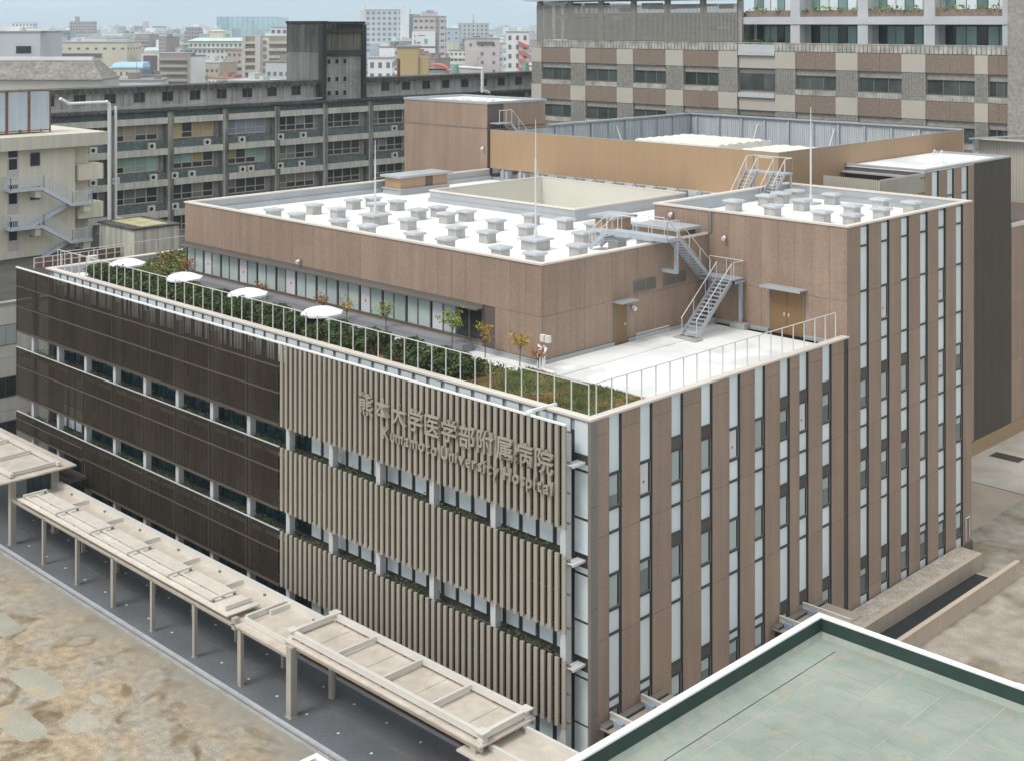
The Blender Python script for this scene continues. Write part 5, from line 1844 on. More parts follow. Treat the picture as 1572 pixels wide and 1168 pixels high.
# ================================================================ patterned ward block, upper right
WD = thing('ward_block', 'tall ward block with a checker of brown and cream panels and grey mesh bands', 'building', (-50, 95, 0))
WY = 82.0
box(-82.0, -17.7, WY + 0.5, 112, 0, 31.0).build('wall', M['wardgrey'], WD)
box(-49.5, -17.7, WY + 3.2, 112, 31.0, 40).build('upper_wall', M['wardpale'], WD)
box(-17.7, -8, WY - 0.6, 112, 0, 40).build('end_tower', M['wardgrey'], WD)
BR = [(-80.3, -75.22), (-72.67, -67.52), (-64.93, -59.91), (-57.29, -52.23), (-41.93, -36.9), (-34.25, -29.21), (-26.53, -21.33)]
CR = [(-82.1, -80.3), (-75.22, -72.67), (-67.52, -64.93), (-59.91, -57.29), (-52.23, -49.61), (-44.54, -41.93), (-36.9, -34.25), (-29.21, -26.53), (-21.33, -19.93)]
for r_ in range(4):
    zt = 30.15 - r_ * 4.75
    for x0, x1 in BR + [(-19.93, -17.75)]:
        h = (x1 - x0) / 2
        for q in (0, 1):
            piece('brown_panel', M['wardbrown'], WD, x0 + q * h + 0.01, x0 + (q + 1) * h - 0.01, WY, WY + 0.5, zt - 1.86, zt)
        # window unit
        f = MB()
        nn = 3
        z1, z0 = zt - 2.64, zt - 4.03
        f.box(x0, x1, WY + 0.36, WY + 0.5, z1, z1 + 0.06)
        f.box(x0, x1, WY + 0.36, WY + 0.5, z0 - 0.06, z0)
        pw_ = (x1 - x0) / nn
        for k in range(nn + 1):
            f.box(x0 + k * pw_ - 0.04, x0 + k * pw_ + 0.04, WY + 0.36, WY + 0.5, z0, z1)
        fo = f.build('window', M['frame_mid'], WD)
        for k in range(nn):
            piece('pane', M['wardglass'], fo, x0 + k * pw_ + 0.04, x0 + (k + 1) * pw_ - 0.04, WY + 0.42, WY + 0.47, z0, z1)
        g = MB()
        for k in range(14):
            xx = x0 + (x1 - x0) * k / 14
            g.box(xx, xx + (x1 - x0) / 14 - 0.03, WY + 0.02, WY + 0.06, z0 - 0.66, z0 - 0.08)
        g.build('balustrade', plain('pale_balustrade', (0.40, 0.385, 0.35), 0.6, var=0.35, scale=0.9), WD)
        piece('mesh_band', M['wardgrey'], WD, x0, x1, WY + 0.25, WY + 0.5, z1 + 0.08, zt - 1.87)
    for x0, x1 in CR:
        piece('cream_panel', M['wardcream'], WD, x0 + 0.01, x1 - 0.01, WY - 0.05, WY + 0.5, zt - 1.86, zt)
        m_ = MB().box(x0 + 0.02, x1 - 0.02, WY + 0.02, WY + 0.5, zt - 4.74, zt - 1.87)
        for k in range(8):
            xx = x0 + 0.1 + (x1 - x0 - 0.2) * k / 8
            m_.box(xx, xx + 0.06, WY - 0.03, WY + 0.02, zt - 4.7, zt - 1.9)
        for k in range(9):
            zz = zt - 4.6 + k * 0.31
            m_.box(x0 + 0.05, x1 - 0.05, WY - 0.015, WY + 0.02, zz, zz + 0.04)
        m_.build('mesh_screen', M['wardgrey'], WD)
# stair bay between
for r_ in range(3):
    zt = 30.15 - r_ * 4.75
    piece('bay_slab', M['wardpale'], WD, -49.5, -44.6, WY - 0.1, WY + 0.5, zt - 0.45, zt + 0.05)
    piece('bay_panel', M['wardcream'], WD, -49.5, -44.6, WY + 0.2, WY + 0.5, zt - 1.9, zt - 0.46)
    fo = box(-49.5, -44.6, WY + 0.4, WY + 0.5, zt - 4.4, zt - 1.95).build('window', M['frame_mid'], WD)
    for k in range(3):
        piece('pane', M['wardglass'], fo, -49.45 + k * 1.63, -47.9 + k * 1.63, WY + 0.34, WY + 0.4, zt - 4.35, zt - 2.5)
# balustrade course above the checker
g = MB()
x = -82.1
while x < -17.8:
    if not -49.6 < x < -44.6:
        g.box(x, x + 0.42, WY + 0.05, WY + 0.1, 30.22, 31.05)
    x += 0.5
g.box(-82.1, -17.8, WY, WY + 0.12, 31.05, 31.15)
g.build('roof_balustrade', plain('pale_balustrade', (0.40, 0.385, 0.35), 0.6), WD)
piece('bay_balustrade', M['wardpale'], WD, -49.5, -44.6, WY + 0.0, WY + 0.2, 30.2, 30.95)
# mesh plant screen on the left
sc_ = MB()
x = -81.6
while x < -50.0:
    sc_.box(x, x + 0.11, WY + 0.4, WY + 0.43, 31.2, 35.6)
    x += 0.19
for z in (31.3, 32.3, 33.3, 34.3, 35.3, 36.0):
    sc_.box(-81.6, -49.9, WY + 0.46, WY + 0.5, z, z + 0.07)
y = WY + 0.5
while y < WY + 20:
    sc_.box(-81.65, -81.6, y, y + 0.1, 31.2, 36.1)
    y += 0.19
so_ = sc_.build('plant_screen', plain('screen_taupe', (0.33, 0.315, 0.285), 0.6), WD)
piece('plant_room', M['wardgrey'], WD, -79, -50.5, WY + 3.5, WY + 9, 31.0, 34.6)
for k in range(7):
    x = -81.5 + k * 5.24
    piece('screen_post', M['wardgrey'], WD, x, x + 0.7, WY + 0.55, WY + 0.9, 31.1, 36.2)
piece('screen_roof', M['wardpale'], WD, -83.3, -49.4, WY - 0.4, WY + 9, 36.2, 36.55)
rnd = random.Random(3)
for k in range(26):
    x = rnd.uniform(-80, -52)
    z = rnd.uniform(31.3, 35.4)
    piece('plant_unit', rnd.choice((M['wardpale'], M['wardgrey'], M['spandrel'])), WD, x, x + rnd.uniform(1.5, 4.5), WY + 1.2, WY + 1.6, z, z + rnd.uniform(0.2, 0.7))
# open gallery on the right
GXs = [-49.6, -43.3, -34.8, -26.6, -18.6]
for x in (-42.55, -34.2, -26.6):
    piece('gallery_column', M['wardpale'], WD, x - 0.6, x + 0.6, WY + 0.9, WY + 1.9, 31.0, 39)
piece('gallery_end', M['wardpale'], WD, -18.9, -17.75, WY + 0.9, WY + 1.9, 31.0, 39)
piece('gallery_slab', M['wardpale'], WD, -49.4, -17.8, WY + 0.8, WY + 3.2, 33.2, 34.02)
piece('gallery_wall', M['wardbrown'], WD, -49.4, -17.8, WY + 1.3, WY + 1.5, 34.04, 34.75)
for x0, x1 in ((-49.0, -43.3), (-41.8, -34.9), (-33.5, -27.3), (-25.9, -19.0)):
    fo = box(x0, x1, WY + 3.0, WY + 3.2, 31.0, 33.2).build('window', M['frame'], WD)
    n = 6
    for k in range(n):
        w_ = (x1 - x0) / n
        piece('pane', M['wardgreen'] if k not in (0, 3) else M['darkglass'], fo, x0 + k * w_ + 0.05, x0 + (k + 1) * w_ - 0.05, WY + 2.94, WY + 3.0, 31.1, 33.0)
        piece('pane', M['pane'] if k % 3 else M['wardgreen'], fo, x0 + k * w_ + 0.05, x0 + (k + 1) * w_ - 0.05, WY + 2.94, WY + 3.0, 34.7, 36.6)
    pts = [(random.uniform(x0, x1), WY + 1.2 + random.uniform(-0.2, 0.3), 34.6 + 0.55 * random.random()) for _ in range(90 if x0 > -45 else 30)]
    leaves(MB(), pts, 0.14).build('gallery_plants', M['leaf_green'], WD)
pts = [(random.uniform(-49, -45), WY + 0.3 + random.uniform(-0.1, 0.3), 31.0 + 0.4 * random.random()) for _ in range(260)]
leaves(MB(), pts, 0.13).build('balcony_plants', M['leaf'], WD)

# ================================================================ the city beyond
def city(name, label, loc, w_, h, dp, rot, m, cat='building', roofm=None, rows=0, cols=0, wm=None, wh=0.5, ww=0.6, balcony=None, ztop_gap=0.06, extra=None, side=True, base=None):
    """one distant building: body, flat roof and its windows (too small to pick apart, joined into one part)"""
    t = thing(name, label, cat, (loc[0], loc[1], 0), rot)
    org = Vector((loc[0], loc[1], 0))

    def put(nm, mb_, mm):
        o_ = bpy.data.objects.new(nm, mb_.mesh(nm, mm))
        col.objects.link(o_)
        o_.parent = t
        return o_
    hw = w_ / 2
    put('wall', MB().box(-hw, hw, 0, dp, 0, h), m)
    put('roof', MB().box(-hw - 0.2, hw + 0.2, -0.2, dp + 0.2, h, h + 0.35), roofm or plain('grey_roof', (0.33, 0.33, 0.33), 0.8))
    if rows:
        wb = MB()
        fh = min(3.2, h / (rows + 0.3))
        for r_ in range(rows):
            z0 = h - (r_ + 1) * fh + fh * 0.15
            for c in range(cols):
                x0 = -hw + w_ * (c + 0.5 - ww / 2) / cols
                wb.box(x0, x0 + w_ * ww / cols, -0.08, 0.05, z0, z0 + fh * wh)
            if side:
                nc = max(2, int(dp / w_ * cols))
                for c in range(nc):
                    y0 = dp * (c + 0.5 - ww / 2) / nc
                    wb.box(hw - 0.05, hw + 0.08, y0, y0 + dp * ww / nc, z0, z0 + fh * wh)
                    wb.box(-hw - 0.08, -hw + 0.05, y0, y0 + dp * ww / nc, z0, z0 + fh * wh)
        o_ = put('windows', wb, wm or plain('far_window', (0.16, 0.175, 0.19), 0.25, spec=0.5))
        o_['kind'] = 'stuff'
        if balcony:
            bb = MB()
            for r_ in range(rows):
                z0 = h - (r_ + 1) * fh
                bb.box(-hw, hw, -1.3, -0.1, z0, z0 + 0.95)
            o_ = put('balconies', bb, balcony)
            o_['kind'] = 'stuff'
    if extra:
        extra(put, hw, dp, h)
    return t


CM = {k: plain('city_' + k, c, 0.8) for k, c in dict(white=(0.74, 0.74, 0.73), offwhite=(0.66, 0.65, 0.60), cream=(0.62, 0.575, 0.46), pink=(0.56, 0.50, 0.475), grey=(0.50, 0.515, 0.525), tan=(0.50, 0.44, 0.36),
      purple=(0.16, 0.125, 0.135), mauve=(0.38, 0.33, 0.345), teal=(0.30, 0.38, 0.40), ochre=(0.50, 0.38, 0.21), blue=(0.36, 0.55, 0.75), red=(0.55, 0.16, 0.13), mint=(0.52, 0.62, 0.56), brown=(0.32, 0.27, 0.24), dark=(0.14, 0.14, 0.15)).items()}
FACE = 0.7785          # turned towards the viewpoint


def ex_band(put, hw, dp, h):
    put('window_band', MB().box(-hw + 8.9, -hw + 12.6, -0.1, 0.1, h - 5.2, h - 3.4), M['darkglass'])
    put('plant', MB().box(-hw + 6, -hw + 9.5, 1, 3, h + 0.35, h + 1.5).box(hw - 3.5, hw + 2.2, 0, 3, h + 0.4, h + 1.0), CM['white'])


city('office_block', 'pale grey windowless block with one dark window band at the top left edge', (-282.2, 103.5), 14.9, 31.0, 16, FACE, CM['grey'], extra=ex_band)


def ex_gable(put, hw, dp, h):
    r_ = MB()
    r_.hexa([(-hw - 0.5, -0.6, h), (hw + 0.3, -0.6, h), (hw + 0.3, dp, h), (-hw - 0.5, dp, h), (-hw - 0.5, 4.2, h + 3.9), (hw - 3.2, 4.2, h + 3.9), (hw - 3.2, dp - 3, h + 3.9), (-hw - 0.5, dp - 3, h + 3.9)])
    put('tiled_roof', r_, plain('old_tiles', (0.24, 0.225, 0.195), 0.9, var=0.2, scale=0.5, fine=0.25, fscale=1.2))
    put('ridge', MB().box(-hw - 0.5, hw - 3.4, 4.0, 5.0, h + 3.9, h + 4.7), CM['white'])
    q = MB()
    for k in range(8):
        q.box(hw - 16 + k * 1.15, hw - 15.2 + k * 1.15, -0.1, 0.1, h - 3.4, h - 2.6)
    put('vents', q, M['black'])


city('tiled_hall', 'long hall with a weathered grey tiled roof at the left above the rusty tanks', (-229.5, 85.3), 27.1, 21.4, 12, FACE, plain('hall_wall', (0.47, 0.44, 0.40), 0.8), extra=ex_gable)


def ex_arch(put, hw, dp, h):
    put('shade', MB().box(-hw + 4, hw - 10, -0.6, 0.1, h - 5.6, h - 4.2), CM['dark'])


city('cream_hall', 'wide low cream building behind the pale grey block', (-446.5, 208.3), 34.5, 25.6, 20, FACE, CM['cream'], rows=1, cols=10, ww=0.35, wh=0.25, extra=ex_arch)


def ex_step(put, hw, dp, h):
    s_ = MB()
    for k in range(5):
        s_.box(-hw - 7 + k * 1.6, -hw, -0.5, 8, h - 4 - (5 - k) * 2.2 - 1.4, h - 4 - (5 - k) * 2.2)
    put('terrace', s_, CM['offwhite'])
    put('stair_wall', MB().box(hw - 8, hw + 0.05, -0.3, 0.0, 0, h - 0.5), plain('city_lilacgrey', (0.47, 0.48, 0.52), 0.8))


city('stepped_flats', 'grey white apartment block with stepped white terraces near the left', (-480.1, 231.4), 15.7, 23.9, 12, FACE, CM['grey'], rows=7, cols=4, ww=0.55, wh=0.35, extra=ex_step)


def ex_blue(put, hw, dp, h):
    r_ = MB().hexa([(-hw - 0.5, -0.5, h), (hw + 0.5, -0.5, h), (hw + 0.5, dp, h), (-hw - 0.5, dp, h), (-hw, 2, h + 1.6), (hw, 2, h + 1.6), (hw, dp, h + 1.8), (-hw, dp, h + 1.8)])
    put('blue_roof', r_, CM['blue'])


city('blue_roof_house', 'low house with a bright blue roof beside the dark purple flats', (-379.7, 189.9), 10.0, 17.8, 10, FACE, CM['cream'], rows=3, cols=5, ww=0.35, wh=0.4, extra=ex_blue)


def ex_flats(put, hw, dp, h):
    put('gable_panel', MB().box(-hw + 0.6, -hw + 6.2, -0.25, 0, 0, h - 0.7), CM['purple'])
    put('gable_frame', MB().box(-hw - 0.1, -hw + 0.6, -0.3, 0, 0, h).box(-hw + 6.2, -hw + 6.9, -0.3, 0, 0, h).box(-hw + 0.6, -hw + 6.2, -0.3, 0, h - 0.7, h), CM['offwhite'])
    b_ = MB()
    for k in range(8):
        b_.box(-hw + 7.0, hw, -1.6, -0.3, h - 2.6 - k * 2.75, h - 1.5 - k * 2.75)
    put('balconies', b_, plain('balcony_taupe', (0.40, 0.36, 0.32), 0.8))
    b_ = MB()
    for k in range(9):
        b_.box(-hw + 7.0, hw, -0.12, -0.02, h - 1.45 - k * 2.75, h - 0.1 - k * 2.75)
    put('window_shade', b_, CM['brown'])


city('purple_flats', 'apartment block with a dark purple gable panel and banded balconies', (-423.7, 230.8), 17.9, 21.3, 12, FACE, CM['tan'], extra=ex_flats)
city('small_cream_block', 'small plain cream block above the stepped flats', (-599.9, 309.9), 7.9, 20.9, 10, FACE, CM['cream'])


def ex_hotel(put, hw, dp, h):
    put('green_roof', MB().hexa([(-hw - 0.8, -1, h + 0.3), (hw + 0.8, -1, h + 0.3), (hw + 0.8, dp, h + 0.3), (-hw - 0.8, dp, h + 0.3), (-hw + 3, 3, h + 1.9), (hw - 3, 3, h + 1.9), (hw - 3, dp - 2, h + 1.9), (-hw + 3, dp - 2, h + 1.9)]), CM['mint'])
    put('turret', MB().box(-3.6, 3.2, 3, 9, h + 1.9, h + 5.5).box(-1.8, 1.6, 4, 8, h + 5.5, h + 7.2), CM['cream'])
    put('turret_roof', MB().hexa([(-4, 2.6, h + 5.5), (3.6, 2.6, h + 5.5), (3.6, 9.4, h + 5.5), (-4, 9.4, h + 5.5), (-2, 4.5, h + 6.3), (1.8, 4.5, h + 6.3), (1.8, 7.5, h + 6.3), (-2, 7.5, h + 6.3)]), CM['mint'])
    put('eave', MB().box(-hw - 0.6, hw + 0.6, -0.9, 0, h - 3.6, h - 3.2), CM['mint'])


city('green_roof_hotel', 'white hotel with mint green roofs and a small central turret', (-564.5, 344.7), 28.2, 23.5, 14, FACE, CM['offwhite'], rows=7, cols=12, ww=0.5, wh=0.45, extra=ex_hotel)


def ex_pink(put, hw, dp, h):
    put('pink_fin', MB().box(-hw, -hw + 1.2, -1.5, 0, 0, h).box(-hw + 5.2, -hw + 7.4, -1.6, 0, 0, h + 0.4), CM['pink'])
    d_ = MB()
    for k in range(9):
        d_.box(-hw + 8.2, -hw + 9.6, -0.15, 0, h - 3 - k * 2.9, h - 1.4 - k * 2.9)
        d_.box(-hw + 1.4, -hw + 5.0, -0.12, 0, h - 1.6 - k * 2.9, h - 0.2 - k * 2.9)
        d_.box(-hw + 10.6, hw - 0.3, -0.12, 0, h - 1.6 - k * 2.9, h - 0.2 - k * 2.9)
    put('recess', d_, CM['brown'])['kind'] = 'stuff'
    b_ = MB()
    for k in range(9):
        b_.box(-hw + 1.2, -hw + 5.2, -1.4, -0.2, h - 2.9 - k * 2.9, h - 1.8 - k * 2.9)
        b_.box(-hw + 10.4, hw, -1.4, -0.2, h - 2.9 - k * 2.9, h - 1.8 - k * 2.9)
    put('balconies', b_, plain('balcony_cream', (0.52, 0.48, 0.39), 0.8))


city('pink_flats', 'cream balcony apartment block with pink fins left of the dark tower', (-411.5, 270.9), 20.4, 27.7, 12, FACE, CM['offwhite'], extra=ex_pink)
city('white_flats', 'white flats rising behind the pink finned apartment block', (-490.1, 333.8), 11.0, 31.1, 10, FACE, CM['white'], rows=6, cols=4, ww=0.6)
city('slim_tower', 'slim white tower in front of the blue golf net', (-1100, 728.6), 9.5, 34.8, 9, FACE, CM['white'])
city('mauve_tower', 'mauve apartment tower with a lift shaft standing above the left skyline', (-1268.5, 633.6), 24.1, 34.5, 14, FACE, CM['mauve'], rows=10, cols=8, ww=0.5,
     extra=lambda put, hw, dp, h: put('lift_shaft', MB().box(-hw + 5, -hw + 8, 2, 8, h, h + 5.5), CM['mauve']))
city('teal_block', 'square teal grey office block right of the pale grey block', (-909.2, 426.1), 13.7, 27.3, 14, FACE, CM['teal'], rows=7, cols=6, ww=0.5)
city('antenna_block', 'far pale block with roof antennas at the left skyline', (-1216.3, 544.7), 20.4, 33.2, 14, FACE, CM['white'], rows=9, cols=6, ww=0.5)
city('lilac_tower', 'small far lilac tower left of a thin cream slab', (-1767.0, 984.6), 12.8, 28.1, 10, FACE, CM['mauve'], rows=8, cols=4)
city('cream_slab', 'thin far cream slab tower right of the lilac tower', (-1670.1, 939.8), 6.5, 34.9, 8, FACE, CM['pink'])
city('blue_grey_tower', 'far blue grey tower right of the thin cream slab', (-1745.7, 1005.7), 17.7, 28.1, 12, FACE, CM['teal'], rows=8, cols=5)
city('mauve_block', 'mauve block with a white side left of the green roofed hotel', (-1009.8, 607.8), 13.0, 29.1, 10, FACE, CM['mauve'], rows=8, cols=5)
city('long_pale_block', 'long low pale block above the stepped flats', (-1155.6, 604.5), 35.1, 20.4, 12, FACE, CM['offwhite'], rows=5, cols=16)
city('long_grey_block', 'long low grey block behind the purple flats', (-1039.6, 578.4), 29.5, 20.2, 12, FACE, CM['grey'], rows=5, cols=14)


def ex_wt(put, hw, dp, h):
    put('white_side', MB().box(hw - 5, hw + 0.3, -0.4, dp, 0, h + 0.6).box(-hw - 3.5, -hw, 2, dp, 0, h), CM['white'])
    put('antenna', MB().box(-hw - 0.2, -hw, 3, 3.3, h, h + 4).box(hw - 8, hw - 7.8, 3, 3.3, h, h + 2).box(hw - 3, hw - 2.8, 3, 3.3, h, h + 2.4), CM['grey'])
    put('annex', MB().box(hw, hw + 6, 4, dp, 0, h - 2.5), CM['teal'])
    put('lower', MB().box(-hw + 3, hw - 5.2, -3, 0, 0, 21), plain('city_paleblue', (0.46, 0.52, 0.58), 0.6))


city('white_tower', 'tall white tower block with a grid of windows right of the dark tower', (-577.1, 472.8), 26, 41.1, 16, FACE, plain('city_white2', (0.58, 0.60, 0.63), 0.8), rows=8, cols=8, ww=0.55, wh=0.55, extra=ex_wt,
     wm=plain('far_window_grey', (0.26, 0.28, 0.31), 0.3))


def ex_bill(put, hw, dp, h):
    put('billboard', MB().box(-hw - 0.5, hw - 4.6, -1.5, -1.0, h - 14.5, h - 7.2), CM['white'])
    put('lower_board', MB().box(-hw - 0.5, hw - 4.6, -1.5, -1.0, h - 23.5, h - 15.3), CM['white'])
    put('board_frame', MB().box(-hw - 0.9, hw - 4.4, -1.6, -1.2, h - 15.2, h - 14.6), CM['dark'])
    put('sign_mark', MB().box(-2.2, -0.6, -1.55, -1.5, h - 13.2, h - 10.8), plain('teal_mark', (0.15, 0.42, 0.44), 0.5))
    put('sign_text', MB().box(-7.0, -6.6, -1.55, -1.5, h - 13.2, h - 11.2).box(-6.6, -5.9, -1.55, -1.5, h - 13.2, h - 12.8).box(-5.6, -5.0, -1.55, -1.5, h - 13.2, h - 12.2).box(-4.7, -4.2, -1.55, -1.5, h - 13.2, h - 12.2)
        .box(-5.4, -1.8, -1.55, -1.5, h - 9.4, h - 9.0).box(-7.0, -6.6, -1.55, -1.5, h - 10, h - 9), CM['dark'])
    put('penthouse', MB().box(-hw + 4, hw - 4, 2, 7, h, h + 2.4), CM['pink'])
    put('roof_sign', MB().box(-1.5, 2.2, 1.8, 2, h + 2.4, h + 3.2), plain('blue_sign', (0.35, 0.38, 0.65), 0.5))
    put('corner_strip', MB().box(hw - 4.4, hw - 3.4, -0.6, 0, 0, h), plain('city_slate', (0.26, 0.28, 0.33), 0.5))


city('billboard_building', 'pinkish office block carrying a large white billboard right of the white tower', (-447.0, 390.4), 15.6, 36.4, 12, FACE, CM['pink'], rows=8, cols=6, ww=0.6, wh=0.35, extra=ex_bill)
city('yellow_panel_block', 'pale blue slab with a yellow panel right of the billboard', (-519.6, 473.3), 8.6, 29.9, 9, FACE, plain('city_paleblue', (0.46, 0.52, 0.58), 0.6), rows=8, cols=2, ww=0.25, wh=0.3,
     extra=lambda put, hw, dp, h: put('yellow_panel', MB().box(-hw + 1, hw - 1, -0.3, 0, 0, h - 8), CM['cream']))
city('spire_block', 'wide grey white block with a roof spire on the skyline', (-756.9, 716.8), 25.4, 32.6, 14, FACE, CM['grey'], rows=8, cols=7, ww=0.4,
     extra=lambda put, hw, dp, h: put('spire', MB().box(-1.2, 1.2, 3, 5, h, h + 3.0).box(-0.4, 0.4, 3.6, 4.4, h + 3, h + 8), CM['grey']))


def ex_t(put, hw, dp, h):
    s_ = MB()
    for k in range(6):
        s_.box(hw, hw + 4.6, 1 + 0.0, 2, h - 3.6 - k * 2.9, h - 2.2 - k * 2.9)
    put('side_stair', s_, CM['white'])
    w_ = MB()
    for k in range(5):
        w_.box(-hw - 3.4 + k * 1.1, -hw + 1.2 + k * 1.1, -0.2, 5, h - 15.5 + k * 2.9 - 2.9, h - 15.5 + k * 2.9)
    put('stepped_wing', w_, CM['pink'])
    put('sign', MB().box(-2.0, 4.2, -0.35, -0.05, h - 2.2, h - 1.0), CM['dark'])


city('stepped_pink_block', 'pale pink building with stepped left wing and outside stair above the old block', (-306, 290), 12.5, 27.6, 10, FACE, plain('city_palepink', (0.56, 0.50, 0.49), 0.8), rows=7, cols=3, ww=0.22, wh=0.35, extra=ex_t, side=False)


def ex_u(put, hw, dp, h):
    s_ = MB()
    for k in range(8):
        s_.hexa([(0.3, -1.4, h - 4.2 - k * 2.9), (hw, -1.4, h - 5.8 - k * 2.9), (hw, -0.1, h - 5.8 - k * 2.9), (0.3, -0.1, h - 4.2 - k * 2.9),
                 (0.3, -1.4, h - 3.0 - k * 2.9), (hw, -1.4, h - 4.6 - k * 2.9), (hw, -0.1, h - 4.6 - k * 2.9), (0.3, -0.1, h - 3.0 - k * 2.9)])
    put('red_stair', s_, CM['red'])


city('red_stair_flats', 'white flats with diagonal red stair panels beside the patterned ward', (-283.3, 285.0), 7.9, 30.1, 10, FACE, CM['white'], rows=8, cols=3, ww=0.4, extra=ex_u)
city('ochre_box', 'plain ochre box building rising just behind the old block', (-158.8, 126.9), 4.1, 28.6, 5, FACE, CM['ochre'], extra=lambda put, hw, dp, h: put('wing', MB().box(hw, hw + 1.9, 0.5, dp, 0, h - 2.0), CM['ochre']))


def ex_red(put, hw, dp, h):
    n = 14
    a_ = [(hw * 0.95 * math.cos(math.pi * k / n), h - 0.4 + 2.0 * math.sin(math.pi * k / n)) for k in range(n + 1)]
    b_ = MB()
    for k in range(n):
        (xa, za), (xb, zb) = a_[k], a_[k + 1]
        b_.hexa([(xb, -0.5, zb - 0.35), (xa, -0.5, za - 0.35), (xa, dp, za - 0.35), (xb, dp, zb - 0.35), (xb, -0.5, zb), (xa, -0.5, za), (xa, dp, za), (xb, dp, zb)])
    put('arched_roof', b_, CM['red'])


city('red_arch_hall', 'low hall with a red arched roof right of the ochre box', (-166.0, 140.9), 5.7, 23.2, 8, FACE, CM['offwhite'], extra=ex_red)
city('white_house', 'small white house with square windows left of the ochre box', (-255.4, 200.2), 6.9, 23.2, 8, FACE, CM['white'], rows=3, cols=3, ww=0.45)
city('peach_flats', 'peach coloured flats between the red stair flats and the patterned ward', (-300.0, 318.0), 4.5, 29.5, 10, FACE, CM['pink'], rows=8, cols=3, ww=0.4)
city('far_low_block', 'low mixed block between the stepped pink building and the red stair flats', (-454.0, 453.7), 12.0, 22.3, 10, FACE, CM['grey'], rows=5, cols=5)

# golf driving range net
GN = thing('golf_net', 'tall pale blue golf driving range net on thin poles', 'net', (-1059.0, 699.8, 0), FACE)
netm = bpy.data.materials.new('net_mesh')
netm.use_nodes = True
nn_ = netm.node_tree
bsd = nn_.nodes['Principled BSDF']
bsd.inputs['Base Color'].default_value = (0.20, 0.42, 0.50, 1)
tr_ = nn_.nodes.new('ShaderNodeBsdfTransparent')
mxs = nn_.nodes.new('ShaderNodeMixShader')
mxs.inputs[0].default_value = 0.28
nn_.links.new(tr_.outputs[0], mxs.inputs[1])
nn_.links.new(bsd.outputs[0], mxs.inputs[2])
nn_.links.new(mxs.outputs[0], nn_.nodes['Material Output'].inputs['Surface'])
for nm, mb_, mm in (('mesh', MB().box(-30, 30, 0, 0.05, 0, 39).box(-30, -29.95, 0, 60, 0, 39).box(29.95, 30, 0, 60, 0, 39), netm),
                    ('pole', [q for q in [MB()]][0], CM['teal'])):
    if nm == 'pole':
        for k in range(13):
            mb_.box(-30.2 + k * 5, -29.8 + k * 5, -0.3, 0.1, 0, 39.6)
        for z in (13, 26, 39):
            mb_.box(-30, 30, -0.2, 0, z, z + 0.3)
    o_ = bpy.data.objects.new(nm, mb_.mesh(nm, mm))
    col.objects.link(o_)
    o_.parent = GN

